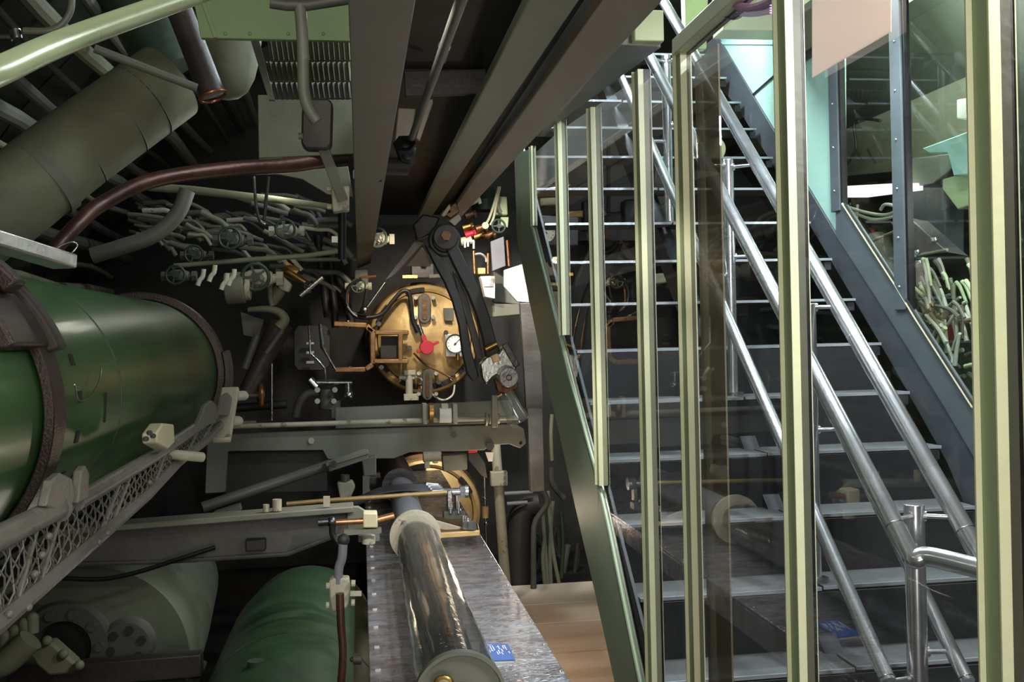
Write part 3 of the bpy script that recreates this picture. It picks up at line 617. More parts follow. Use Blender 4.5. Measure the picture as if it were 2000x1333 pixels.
make('bent_grab_bar', 'thick dark green bent handle tube hanging from the top centre left', 'handle', [
    ('grip_tube', MB().tube(TR([(586, 12), (590, 60), (592, 120), (594, 180), (604, 215), (620, 238)], 2.2), R(11.5, 2.2), 18, 5), 'greygreen'),
    ('cross_tube', MB().tube(TR([(528, 5), (560, 10), (600, 10), (690, -4)], 2.2), R(11, 2.2), 16), 'midgrey')])
make('lever_box', 'dark rounded bracket box with rod beneath the bent handle', 'bracket', [
    ('box_body', MB().prism(TR([(590, 192), (642, 192), (650, 202), (648, 282), (638, 292), (596, 290), (588, 280)], 2.5), (0, .05, 0)), 'darkbrown', None, .005),
    ('link_bar', MB().bar(P(632, 290, 2.52), P(670, 392, 2.6), .012, .026, (1, 0, 0)), 'greygreen', None, .002),
    ('bolt', MB().cyl(P(583, 266, 2.5), P(592, 266, 2.5), .008), 'greygreen')])
make('rail_clamp', 'pale painted clamp with four bolts on the left of the overhead rail', 'clamp', [
    ('clamp_body', MB().prism(TR([(646, 366), (682, 362), (682, 410), (650, 414)], 2.65), (0, .05, 0)), 'palepaint', None, .004)]+
    [('bolt', MB().cyl(P(x, y, 2.66), P(x-8, y, 2.66), .007, seg=8), 'palepaint') for x, y in ((647, 369), (647, 404))])
one('guide_rod', 'thin dark rod hanging under the pale rail clamp', 'rod', MB().cyl(P(668, 412, 2.7), P(668, 505, 2.75), R(8, 2.7)), 'darksteel')
one('hanger_wire', 'thin hanging wire hooked below the copper pipe', 'wire', MB().tube(TR([(496, 345), (500, 400), (508, 432), (518, 440)], 4.2), .006, 8, 5), 'steel')
one('hanger_rod', 'thin brown hanging rod beside the hooked wire', 'rod', MB().cyl(P(524, 345, 4.25), P(516, 430, 4.25), .007), 'darkbrown')

# ------------------------------------------------------------------ longitudinal hull pipes, left (individual runs)
n = 0
words = ['topmost', 'upper', 'middle', 'low', 'lowest']
for k in range(26):
    a = 118+k*3.05; r = .016+.010*((k*7) % 3); rr = HR-.30-r-.03*(k % 2)
    y0_ = 2.2+(k*37 % 10)*.08; y1_ = 7.3
    pts = []
    for j in range(9):
        yy = y0_+(y1_-y0_)*j/8; aa = math.radians(a+random.uniform(-.5, .5)); pts.append((HC.x+rr*math.cos(aa), yy, HC.z+rr*math.sin(aa)))
    one('hull_pipe', 'painted service pipe running lengthwise along the left hull frames', 'pipe', MB().tube(pts, r, 10, 2), ['greygreen', 'olive', 'hull', 'midgrey'][k % 4], 'lengthwise pipes on the left hull')
# cross pipes between frames
for k in range(95):
    x = random.uniform(250, 640); y = 410+random.uniform(-40, 150)*(.4+.6*(x-300)/340); Y = random.uniform(5.4, 6.8)
    L_ = random.uniform(30, 90); m = random.choice(['olive', 'greygreen', 'olive', 'midgrey', 'greygreen', 'olive', 'palepaint'])
    sl = random.uniform(-.1, .55)
    pts = [(x, y), (x+L_*.35, y+L_*.35*sl), (x+L_*.7, y+L_*.7*sl+random.uniform(-3, 3)), (x+L_, y+L_*sl+random.uniform(0, 22))]
    one('bent_pipe', 'short bent painted pipe in the crowded piping left of the tube door', 'pipe', MB().tube(TR(pts, Y), R(random.uniform(3, 6), Y), 10, 4), m, 'short bent pipes left of the tube door')
def valve(px, py, Y, sc, label, bm='palepaint', wm='darkgreen', ax=(0, -1, 0), grp=None):
    c = P(px, py, Y); a = V(ax).normalized(); u, w, d = frame(a)
    bd = MB().lathe([(0, -.05*sc), (.022*sc, -.045*sc), (.032*sc, -.02*sc), (.032*sc, .02*sc), (.022*sc, .045*sc), (0, .05*sc)], c, u, 18)
    bd.cyl(c-u*.075*sc, c+u*.075*sc, .016*sc).hexa(c-u*.08*sc, u, .026*sc, .022*sc).hexa(c+u*.058*sc, u, .026*sc, .022*sc)
    bn = MB().cyl(c, c+a*.05*sc, .02*sc).hexa(c+a*.045*sc, a, .024*sc, .02*sc)
    st = MB().cyl(c+a*.06*sc, c+a*.10*sc, .007*sc, seg=10)
    rim, sp = wheel(c+a*.10*sc, a, .042*sc, .006*sc)
    return make('valve', label, 'valve', [('valve_body', bd, bm), ('bonnet', bn, bm), ('stem', st, 'brass'), ('handwheel', rim, wm, [('spokes', sp, wm)])], grp)
for (x, y, Y, s, ax, l) in ((455, 470, 5.2, 1.2, (.3, -1, .2), 'small painted valve beneath the olive level pipe, left one'),
                          (505, 545, 5.2, 1.5, (.6, -1, -.2), 'small valve left of the brass valve group'),
                          (560, 452, 5.3, 1.1, (-.3, -1, .3), 'small painted valve hanging under the copper pipe end'),
                          (385, 500, 5.3, 1.0, (.3, -1, .5), 'small painted valve above the torpedo back'),
                          (735, 468, 6.0, 1.3, (0, -1, .1), 'small pale valve between the rail foot and the pivot mount'),
                          (700, 560, 6.3, 1.0, (0, -1, .2), 'small valve over the hose loop'),
                          (350, 540, 5.0, 1.0, (0, -1, .2), 'small painted valve just over the far torpedo shoulder')):
    valve(x, y, Y, s, l, 'midgrey' if x < 480 else 'palepaint')
for i, (x, y) in enumerate(((392, 548), (414, 540), (438, 556), (452, 548))):
    one('pipe_hook', ['leftmost', 'second', 'third', 'rightmost'][i]+' of four pale hooked pipe ends above the torpedo', 'pipe', MB().tube(TR([(x+6, y-22), (x+4, y-8), (x-2, y), (x-6, y+10)], 4.9), .011, 10, 5), 'whitehose', 'pale hooked pipe ends above the torpedo')

# brass valve group
make('angle_valve', 'brass and pale green angle valve with T handle left of the tube door', 'valve', [
    ('valve_body', MB().prism(TR([(538, 548), (552, 538), (570, 555), (564, 572), (545, 566)], 5.3), (0, .08, 0)), 'palepaint', None, .008),
    ('neck', MB().cyl(P(548, 566, 5.34), P(530, 590, 5.34), R(12, 5.3)), 'olive'),
    ('brass_bonnet', MB().cyl(P(560, 530, 5.3), P(600, 555, 5.25), R(10, 5.3), R(5, 5.3)).cyl(P(556, 520, 5.3), P(580, 535, 5.3), R(13, 5.3), seg=8), 'brass'),
    ('bracket_bars', MB().bar(P(554, 508, 5.3), P(575, 532, 5.3), .02, .02).bar(P(565, 500, 5.3), P(590, 528, 5.3), .02, .02), 'palepaint'),
    ('t_handle', MB().cyl(P(586, 578, 5.2), P(630, 542, 5.2), R(4.5, 5.2)).cyl(P(600, 555, 5.25), P(608, 560, 5.2), R(6, 5.2)), 'steel')])
one('curved_pipe', 'pale green curved pipe rising left of the brass valve', 'pipe', MB().tube(TR([(527, 545), (528, 580), (532, 598)], 5.3), R(5, 5.3), 12, 5), 'olive')
one('curved_pipe', 'pale green pipe elbow running left below the brass valve', 'pipe', MB().tube(TR([(484, 605), (520, 604), (545, 610), (556, 625), (545, 640)], 5.3), [R(5, 5.3), R(11, 5.3)], 12, 6), 'olive')
make('motor_canister', 'dusty round canister left of the brass valve', 'canister', [
    ('can_body', MB().cyl(P(440, 565, 5.1), P(478, 562, 5.1), R(30, 5.1), seg=28), 'greygreen', None, .006), ('can_lid', MB().cyl(P(478, 562, 5.1), P(490, 562, 5.1), R(24, 5.1), seg=28), 'palepaint', None, .006)])
one('drive_shaft', 'long dark shaft slanting down left below the pale pipe elbow', 'shaft', MB().tube(TR([(550, 630), (520, 690), (482, 765)], 5.35), [R(24, 5.3), R(15, 5.3)], 18), 'darkbrown')
one('shaft_tube', 'thin grey tube parallel to the dark slanting shaft', 'pipe', MB().cyl(P(552, 645, 5.2), P(520, 690, 5.2), R(5, 5.2)).cyl(P(502, 655, 5.2), P(478, 720, 5.2), R(7, 5.2)), 'midgrey')
one('back_plate', 'grey plate behind the pale pipe elbow', 'plate', MB().prism(TR([(470, 610), (515, 625), (505, 660), (476, 655)], 5.6), (0, .02, 0)), 'greygreen')
rim, sp = wheel(P(509, 773, 5.0), (1, .15, 0), R(20, 5.0), .012, 5, 'copperbright')
make('handwheel', 'orange-brown handwheel seen nearly edge-on at the end of a rod', 'wheel', [('rim', rim, 'copperbright'), ('spokes', sp, 'bronzedark'), ('stem', MB().cyl(P(468, 774, 5.0), P(509, 773, 5.0), .010), 'midgrey')])
make('lever_valve', 'grey steel valve with two upright bent levers left of the door', 'valve', [
    ('valve_body', MB().cyl(P(637, 760, 5.3), P(637, 800, 5.3), R(14, 5.3)).cyl(P(637, 742, 5.3), P(637, 752, 5.3), R(20, 5.3)), 'midgrey', None, .004),
    ('side_arm', MB().cyl(P(605, 748, 5.25), P(688, 748, 5.25), R(4, 5.25)).cyl(P(680, 748, 5.25), P(681, 778, 5.25), R(6, 5.25)).sph(P(681, 772, 5.25), R(9, 5.25)).cyl(P(604, 742, 5.25), P(618, 757, 5.25), R(8, 5.25)), 'steel'),
    ('side_post', MB().box(P(656, 800, 5.3), (.05, .05, .09)), 'midgrey', None, .004),
    ('lever', MB().tube(TR([(603, 636), (606, 690), (622, 705), (634, 720), (636, 745)], 5.2), R(2.2, 5.2), 8), 'steel'),
    ('lever', MB().tube(TR([(625, 634), (630, 678), (636, 690), (655, 722)], 5.2), [R(3.5, 5.2), R(4.5, 5.2), R(2.5, 5.2), R(2, 5.2)], 8), 'steel')]+
    [('bolt', MB().cyl(P(x, y, 5.22), P(x, y, 5.32), .014, seg=8), 'palepaint') for x, y in ((620, 762), (654, 762), (620, 784), (652, 784))])
one('curved_duct', 'grey curved pipe bending down left of the lever valve', 'pipe', MB().tube(TR([(628, 768), (600, 770), (584, 788), (578, 815)], 5.5), R(8, 5.5), 12, 5), 'midgrey')
make('access_plate', 'dark rounded cover plate behind the bent levers', 'plate', [
    ('cover', MB().prism(TR([(582, 636), (634, 636), (644, 648), (644, 714), (634, 724), (582, 724), (574, 714), (574, 648)], 6.2), (0, .03, 0)), 'dark', None, .004),
    ('clip', MB().box(P(606, 671, 6.15), (.045, .02, .012)), 'steel'), ('clip', MB().box(P(606, 689, 6.15), (.045, .02, .014)), 'steel'), ('clip', MB().box(P(606, 708, 6.15), (.045, .02, .014)), 'steel')])
one('thin_post', 'thin dark upright rod right of the orange handwheel', 'rod', MB().cyl(P(531, 710, 5.4), P(531, 822, 5.4), R(2.5, 5.4)), 'steel')
for i, (x0, y0_, x1, y1_, Y, m) in enumerate(((560, 790, 430, 800, 6.2, 'dark'), (470, 900, 620, 905, 5.6, 'darkbrown'), (660, 540, 690, 640, 6.6, 'dark'), (620, 460, 640, 620, 6.6, 'dark'), (640, 430, 655, 640, 6.9, 'darkbrown'))):
    one('dark_conduit', ['level dark conduit low behind the handwheel', 'level brown conduit inside the beam recess', 'slanting dark conduit over the hinge yoke', 'upright dark conduit left of the overhead rail foot', 'upright brown conduit behind the guide rod'][i], 'pipe', MB().cyl(P(x0, y0_, Y), P(x1, y1_, Y), .025), m)
one('bright_tag', 'small white tag left of the overhead rail foot', 'tag', MB().box(P(654, 468, 5.0), (.03, .01, .03)), 'white')
one('hanging_block', 'dark block at the foot of the overhead rail', 'block', MB().box(P(706, 545, 6.8), (.09, .1, .12)), 'greygreen', bev=.006)

# ------------------------------------------------------------------ right of door: lit machinery
make('junction_box', 'white-lit metal box right of the hook arm', 'box', [('box_body', MB().prism(TR([(938, 540), (967, 539), (967, 584), (948, 580)], 6.1), (0, .1, 0)), 'white', None, .004),
     ('lid', MB().prism(TR([(940, 545), (964, 544), (964, 560), (945, 560)], 6.09), (0, .01, 0)), 'silver')])
one('deflector_plate', 'bright bent metal plate beside the green stringer top', 'plate', MB().prism(TR([(984, 528), (1024, 515), (1034, 592), (1010, 590), (984, 560)], 5.7), (0, .02, 0)), 'white', bev=.004)
one('grey_panel', 'plain grey-violet panel above the bright bent plate', 'panel', MB().prism(TR([(958, 472), (984, 462), (988, 520), (962, 530)], 6.0), (0, .04, 0)), 'lilac', bev=.004)
one('side_cabinet', 'grey cabinet face under the bright plate, right of the hook arm', 'cabinet', MB().prism(TR([(964, 530), (1008, 555), (1016, 595), (964, 590)], 6.3), (0, .1, 0)), 'greygreen', bev=.004)
one('ledge', 'pale grey ledge below the side cabinet', 'shelf', MB().prism(TR([(962, 594), (1018, 594), (1018, 615), (962, 620)], 6.2), (0, .15, 0)), 'greygreen', bev=.006)
for i, (x, y, m) in enumerate(((917, 420, 'copper'), (925, 392, 'white'), (912, 444, 'brass'), (917, 458, 'red'), (934, 462, 'brass'), (908, 470, 'cream'), (955, 460, 'copperbright'), (938, 446, 'copperbright'))):
    c = P(x, y, 6.6)
    one('terminal_fitting', ['reddish fitting', 'white capped fitting', 'small brass fitting', 'small red fitting', 'bright yellow brass fitting', 'cream fitting', 'copper round fitting', 'long copper fitting'][i]+' in the lit machinery under the girder', 'fitting',
        MB().cyl(c-V((.03, 0, .01)), c+V((.03, 0, .01)), .028, .02, 14).hexa(c+V((.025, 0, .0)), (1, 0, .3), .03, .02), m, bev=.002)
for i, o_ in enumerate((0, 8)):
    one('tan_hose', ['left', 'right'][i]+' one of two tan hoses hanging down to the green valve', 'hose', MB().tube(TR([(974+o_*.3, 365), (966+o_*.5, 395), (956+o_, 425), (948+o_*1.2, 440)], 6.5), R(2.6, 6.5), 10, 4), 'cream')
make('control_box', 'pale green control box with lever above the dark green handwheel', 'box', [('box_body', MB().prism(TR([(968, 384), (990, 384), (992, 420), (966, 420)], 6.6), (0, .08, 0)), 'palegreen', None, .008),
     ('lever', MB().tube(TR([(976, 386), (972, 400), (978, 416)], 6.55), R(4, 6.5), 10, 4), 'olive')])
one('control_box', 'pale small box just below the control box', 'box', MB().prism(TR([(978, 424), (994, 424), (992, 445), (978, 440)], 6.6), (0, .08, 0)), 'palegreen', bev=.005)
rim, sp = wheel(P(974, 442, 6.4), (.1, -1, .1), R(13, 6.4), R(2.2, 6.4), 4, 'darkgreen')
make('handwheel', 'dark green handwheel in the lit machinery under the girder', 'wheel', [('rim', rim, 'darkgreen'), ('spokes', sp, 'darkgreen')])
one('pale_knob', 'round pale green knob left of the dark green handwheel', 'knob', MB().cyl(P(948, 441, 6.35), P(948, 441, 6.45), R(7, 6.4)), 'palegreen', bev=.004)
for i, (p0, p1) in enumerate((((925, 490), (927, 535)), ((953, 495), (953, 535)), ((990, 470), (994, 520)))):
    one('copper_post', ['left', 'middle', 'right'][i]+' one of three upright copper pipes above the white-lit box', 'pipe', MB().cyl(P(*p0, 6.4), P(*p1, 6.4), R(3.2, 6.4)), 'copperbright')
one('manifold', 'white comb-shaped manifold beside the hook arm', 'fitting', MB().bar(P(906, 471, 6.5), P(926, 471, 6.5), .02, .012).bar(P(908, 471, 6.5), P(908, 484, 6.5), .012, .012).bar(P(914, 471, 6.5), P(914, 482, 6.5), .012, .012).bar(P(925, 471, 6.5), P(925, 486, 6.5), .012, .012), 'white')
one('bronze_block', 'small tan block between two copper pipes', 'block', MB().box(P(940, 530, 6.4), (.05, .05, .04)), 'bronze', bev=.004)
one('dark_casing', 'rounded dark casing behind the tan hoses', 'casing', MB().lathe([(0, 0), (.09, .01), (.10, .08), (.06, .16), (0, .17)], P(948, 415, 6.8), (0, 0, 1), 24), 'darkgreen')
one('arch_pipe', 'bright arched pipe above the white-lit box', 'pipe', MB().tube(TR([(925, 498), (938, 496), (948, 503), (950, 512)], 6.4), R(2.5, 6.4), 10, 4), 'silver')

# post, pipes, hoses below
make('upright_post', 'brown-grey steel post standing left of the green stringer', 'post', [
    ('upper_post', MB().prism(TR([(1016, 592), (1052, 592), (1062, 800), (1028, 800)], 5.6), (0, .05, 0)), 'rackgrey', None, .004),
    ('lower_post', MB().prism(TR([(1030, 798), (1060, 798), (1064, 960), (1036, 962)], 5.57), (0, .05, 0)), 'rackgrey', None, .004)])
make('standpipe', 'pale vertical pipe with clamp standing right of the shiny tray', 'pipe', [
    ('pipe', MB().cyl(P(968, 868, 6.1), P(988, 1150, 6.1), R(9.5, 6.1), R(10.5, 6.1)), 'palepaint'),
    ('clamp', MB().box(P(974, 935, 6.07), (.10, .06, .085)), 'palepaint', [('clamp_bolt', MB().cyl(P(987, y, 6.0), P(987, y, 6.08), .010, seg=8), 'midgrey') for y in (922, 934, 946)], .004)])
make('red_tip_lever', 'dark lever with bright red tip below the long beam', 'lever', [
    ('red_tip', MB().prism(TR([(914, 886), (916, 876), (930, 860), (934, 866), (932, 884)], 5.1), (0, .02, 0)), 'redflag', None, .002),
    ('lever_arm', MB().prism(TR([(914, 886), (934, 884), (948, 905), (952, 935), (940, 930), (915, 900)], 5.12), (0, .03, 0)), 'dark', None, .003)])
one('white_tag', 'small white tag under the beam beside the standpipe', 'tag', MB().prism(TR([(948, 884), (964, 884), (962, 902), (954, 902)], 5.3), (0, .01, 0)), 'white')
make('turnbuckle_rod', 'thin rod with brass turnbuckle hanging beside the standpipe', 'rod', [
    ('rod', MB().cyl(P(946, 930, 5.9), P(950, 1075, 5.9), R(2.6, 5.9)), 'steel'), ('turnbuckle', MB().cyl(P(948, 990, 5.9), P(948, 1012, 5.9), R(6.5, 5.9), seg=10), 'bronze'),
    ('knuckle', MB().sph(P(947, 974, 5.9), R(5, 5.9)), 'steel'), ('knuckle', MB().sph(P(949, 1022, 5.9), R(5, 5.9)), 'steel')])
one('rubber_pipe', 'thick dark pipe bending down behind the standpipe', 'pipe', MB().tube(TR([(1050, 985), (1030, 990), (1016, 1015), (1012, 1070), (1012, 1150)], 6.6), R(24, 6.6), 18, 5), 'dark')
one('rubber_pipe', 'dark grey hose beside the thick dark pipe', 'hose', MB().tube(TR([(1062, 962), (1068, 985), (1046, 1020), (1042, 1060), (1042, 1150)], 6.4), R(6, 6.4), 12, 6), 'midgrey')
for i, (m, pts) in enumerate((('greygreen', [(1060, 1000), (1064, 1060), (1070, 1140)]), ('olive', [(1070, 960), (1076, 1040), (1082, 1090), (1092, 1140)]), ('greygreen', [(1080, 980), (1074, 1060), (1076, 1140)]),
                            ('olive', [(1064, 1050), (1060, 1090), (1064, 1140)]), ('darkgreen', [(1096, 1000), (1100, 1060), (1096, 1130)]), ('olive', [(1078, 810), (1076, 850), (1078, 900)]))):
    one('green_hose', ['leftmost of the green hoses above the far floor edge', 'long pale green hose curving right by the stringer', 'straight green hose in the middle of the hose group', 'short knobbly green hose at the floor edge', 'dark green hose nearest the stringer', 'short pale hose beside the steel post'][i], 'hose',
        MB().tube(TR(pts, 6.5), R(4, 6.5), 10, 5), m)
for i in range(14):
    x = random.uniform(1000, 1150); y = random.uniform(900, 1120); Y = 6.9
    if x < 1060 and y < 960: continue
    one('bilge_pipe', 'dark pipe stub in the shadow between tray and stringer', 'pipe', MB().tube(TR([(x, y), (x+random.uniform(-10, 10), y+30), (x+random.uniform(-25, 25), y+60)], Y), R(random.uniform(3, 8), Y), 10, 4), random.choice(['dark', 'darkbrown', 'darkgreen', 'midgrey']), 'dark pipe stubs behind the stringer foot')
for i, (y, x0, x1) in enumerate(((965, 985, 1040), (985, 990, 1030))):
    one('level_pipe', ['upper', 'lower'][i]+' of two short level pipes behind the standpipe', 'pipe', MB().cyl(P(x0, y, 6.5), P(x1, y-3, 6.5), R(4, 6.5)), 'lilac')

# ------------------------------------------------------------------ shiny tray with chrome tube
TZ = .79
xl = lambda px, py: PZ(px, py, TZ)
t_far, t_near = 6.3, 1.6
tw = PZ(1040, 1210, TZ).x
tray = MB().bb((0.0, t_near, TZ-.012), (tw, t_far, TZ)).bb((0.0, t_near, TZ-.05), (.012, t_far, TZ-.012)).bb((tw-.012, t_near, TZ-.09), (tw, t_far, TZ-.012))
tparts = [('tray_top', tray, 'tray', None, .003)]
for k in range(19):
    yy = 2.15+k*.19
    tparts.append(('rivet', MB().box((.022, yy, TZ+.002), (.013, .005, .004)), 'silver'))
for k in range(16):
    yy = 2.2+k*.22
    tparts.append(('edge_rivet', MB().sph((tw-.012, yy, TZ), .004), 'silver'))
for (yy) in (2.0, 4.1, 6.1):
    tparts.append(('leg', MB().bb((.20, yy, 0-.03), (.26, yy+.06, TZ-.012)).bb((tw-.16, yy, -.03), (tw-.10, yy+.06, TZ-.012)), 'dark'))
make('loading_tray', 'long dented shiny metal tray running toward the tube door', 'tray', tparts)
ax_, az_ = .178, .885
def ring(y, r0, r1, t): return MB().lathe([(r0, 0), (r1, 0), (r1, t), (r0, t), (r0, 0)], (ax_, y, az_), (0, 1, 0), 48)
make('chrome_tube', 'dark polished metal tube lying on the shiny tray between collars', 'tube', [
    ('tube', MB().cyl((ax_, 2.05, az_), (ax_, 3.72, az_), .056, seg=48), 'chrometube'),
    ('near_collar', MB().lathe([(0, 0), (.03, 0), (.03, .012), (.084, .012), (.086, 0), (.093, 0), (.093, .02), (0, .02)], (ax_, 2.02, az_), (0, 1, 0), 48), 'greygreen',
     [('knob', MB().cyl((ax_-.035, 2.02, az_+.03), (ax_-.035, 1.96, az_+.035), .016).sph((ax_-.035, 1.96, az_+.035), .016), 'cream'),
      ('knob_ring', MB().torus((ax_-.035, 2.005, az_+.032), (0, 1, 0), .018, .005), 'brass'),
      ('hub_pin', MB().cyl((ax_+.01, 2.02, az_-.03), (ax_+.01, 1.97, az_-.03), .03), 'cream')]),
    ('far_collar', ring(3.72, .02, .093, .02), 'palepaint', [('collar_bolt', MB().hexa((ax_-.04, 3.72, az_+.05), (0, -1, 0), .012, .012), 'steel')])])
sl = MB(); vs = []; n = 40; m_ = 24
for j in range(m_+1):
    yy = 2.05+1.65*j/m_; rr = .086-.012*j/m_
    for i in range(n):
        a = 2*PI*i/n; r_ = rr*(1+.012*math.sin(3*a+j*1.7)+.012*math.sin(7*a-j*2.5)+.008*math.sin(13*a+j*3.1))
        vs.append((ax_+.004+r_*math.cos(a), yy, az_+r_*math.sin(a)*.98))
fs = [(j*n+i, j*n+(i+1) % n, (j+1)*n+(i+1) % n, (j+1)*n+i) for j in range(m_) for i in range(n)]
one('plastic_sleeve', 'loose clear plastic wrap around the dark polished tube', 'plastic wrap', sl.add(vs, fs), 'sleeve')
one('wrapped_tube', 'grey wrapped cylinder continuing behind the far collar on the tray', 'cylinder', MB().cyl((ax_-.005, 3.85, az_), (ax_-.005, 4.9, az_), .06, seg=40), 'lilac')
one('wrapped_tube', 'farther grey wrapped cylinder under the long beam', 'cylinder', MB().cyl((ax_-.01, 4.95, az_+.01), (ax_-.02, 6.0, az_+.01), .085, .075, seg=40), 'darksteel')
# card on tray
cc = [PZ(x, y, TZ+.003) for x, y in ((938, 1260), (992, 1261), (1006, 1292), (951, 1294))]
mk = MB()
cx_ = cc[3]; ux = (cc[2]-cc[3]); uy = (cc[0]-cc[3])
def cardpt(u, v): return cx_+ux*u+uy*v+V((0, 0, .0045))
random.seed(3)
for (u, v0, v1) in ((.12, .3, .82), (.24, .45, .62), (.33, .5, .8), (.42, .55, .8), (.50, .3, .45), (.57, .35, .55), (.62, .6, .8), (.70, .45, .6), (.78, .62, .78), (.86, .55, .8), (.92, .35, .45), (.66, .3, .42)):
    mk.bar(cardpt(u, v0), cardpt(u-.02, v1), .0022, .0008)
for (u0, v, u1) in ((.2, .86, .4), (.3, .52, .38), (.52, .74, .6), (.78, .8, .88)): mk.bar(cardpt(u0, v), cardpt(u1, v), .002, .0008)
make('blue_card', 'small blue folded card with white marks lying on the shiny tray', 'card', [('card_body', MB().prism(cc, (0, 0, .004)), 'card'), ('white_marks', mk, 'white'),
     ('under_sheet', MB().prism([p-V((.002, .002, .003)) for p in cc], (0, 0, .003)), 'cream')])
# bracket, hoses, rod at tray middle
make('gusset_plate', 'brown and grey wedge plate bolted across the tray behind the far collar', 'plate', [
    ('plate', MB().prism([P(848, 1050, 3.95), P(937, 1046, 3.95), P(934, 1030, 4.1), P(825, 1010, 4.1)], (0, 0, .012)), 'bronzedark', None, .003),
    ('edge_bar', MB().bar(P(848, 1047, 3.95), P(937, 1041, 3.95), .02, .02), 'bronze', None, .003),
    ('web', MB().prism([P(826, 1010, 4.0), P(905, 1032, 4.0), P(905, 1040, 4.0), P(838, 1040, 4.0)], (0, .012, 0)), 'palepaint', None, .002)])
make('bolt_cluster', 'cluster of chrome nuts and studs on the corner of the brown wedge plate', 'bolts', [
    ('nut', MB().hexa(P(912, 1034, 3.98), (0, 0, 1), .018, .03), 'chrome'), ('nut', MB().hexa(P(922, 1034, 3.95), (0, 0, 1), .018, .03), 'chrome'),
    ('stud', MB().cyl(P(914, 1030, 4.0), P(914, 1012, 4.0), .008), 'chrome'), ('stud', MB().cyl(P(905, 1030, 4.05), P(905, 1008, 4.05), .008), 'chrome')])
make('hose_bracket', 'steel fitting bracket where four dark hoses meet on the tray', 'bracket', [
    ('foot', MB().box(P(886, 1005, 4.35), (.09, .07, .035)), 'greygreen', None, .004),
    ('upright', MB().box(P(878, 980, 4.35), (.022, .05, .10)).box(P(892, 975, 4.4), (.016, .05, .09)), 'steel', None, .003),
    ('pipe_union', MB().cyl(P(868, 962, 4.35), P(912, 960, 4.35), .016).hexa(P(898, 961, 4.35), (1, 0, 0), .027, .03).cyl(P(908, 960, 4.35), P(914, 960, 4.35), .028), 'chrome')]+
    [('hose_end', MB().cyl(P(832+k*4, 948+k*4, 4.5-.03*k), P(856+k*4, 950+k*3, 4.5-.03*k), .012), 'chrome') for k in range(4)]+
    [('screw', MB().cyl(P(x, 1003, 4.3), P(x, 994, 4.3), .008), 'chrome') for x in (880, 896)])
for k in range(4):
    one('dark_hose', ['farthest', 'second farthest', 'third', 'nearest'][k]+' of four dark hoses crossing over the wrapped cylinder', 'hose', MB().tube(TR([(665, 985+k*3), (705, 972+k*3), (745, 956+k*3), (790, 950+k*3), (834+k*3, 950+k*4)], 4.5-.03*k), .010, 10, 6), 'hose', 'dark hoses over the wrapped cylinder')
one('brass_rod', 'dull brass rod crossing over the tray to the steel bracket', 'rod', MB().tube(TR([(560, 985), (640, 978), (760, 970), (872, 962)], 4.3), .009, 10, 5), 'bronze')
one('tray_roller', 'small pale roller fixture on the far tray under the beam', 'roller', MB().cyl(P(826, 893, 5.6), P(862, 890, 5.6), .03).bar(P(834, 915, 5.6), P(834, 880, 5.6), .03, .03).bar(P(850, 905, 5.6), P(850, 878, 5.6), .03, .03), 'palepaint', bev=.004)
one('beam_pad', 'dark green pad block under the long beam near the red-tipped lever', 'block', MB().prism(TR([(863, 890), (913, 887), (913, 918), (866, 922)], 5.2), (0, .06, 0)), 'greygreen', bev=.005)
make('side_pump', 'pale fitting block with bolts standing left of the wrapped cylinder', 'fitting', [
    ('block', MB().prism(TR([(658, 944), (688, 940), (694, 952), (684, 975), (664, 975)], 4.6), (0, .06, 0)), 'palepaint', None, .006),
    ('top_nut', MB().cyl(P(674, 942, 4.62), P(674, 928, 4.62), .02), 'midgrey')])
make('side_pump', 'pale bracket right of the tubular strut end', 'bracket', [
    ('block', MB().prism(TR([(706, 898), (735, 890), (735, 930), (710, 932)], 4.7), (0, .06, 0)), 'greygreen', None, .006), ('leg', MB().bar(P(715, 930, 4.7), P(715, 965, 4.7), .04, .03), 'greygreen')])
make('end_fitting', 'pale square block and copper rod at the tapered end of the lower beam', 'fitting', [
    ('square_block', MB().prism(TR([(709, 1003), (737, 1003), (738, 1032), (709, 1032)], 3.1), (0, .06, 0)), 'cream', None, .004),
    ('rod', MB().cyl(P(640, 1022, 3.12), P(712, 1018, 3.12), .009).cyl(P(738, 1016, 3.12), P(770, 1008, 3.12), .011), 'copperbright'),
    ('base_bar', MB().bar(P(672, 1040, 3.12), P(745, 1036, 3.12), .03, .014), 'greygreen'),
    ('swivel', MB().cyl(P(622, 1021, 3.12), P(655, 1019, 3.12), .012).sph(P(648, 1020, 3.12), .016), 'darksteel')])
make('tray_lug', 'chrome nuts on the left corner of the tray beside the far collar', 'bolts', [
    ('nut', MB().hexa(P(710, 1058, 3.2), (0, 0, 1), .018, .02), 'chrome'), ('nut', MB().hexa(P(732, 1056, 3.2), (0, 0, 1), .018, .02), 'chrome'), ('spacer', MB().cyl(P(720, 1062, 3.15), P(720, 1046, 3.15), .02), 'palepaint')])
YP = 2.5
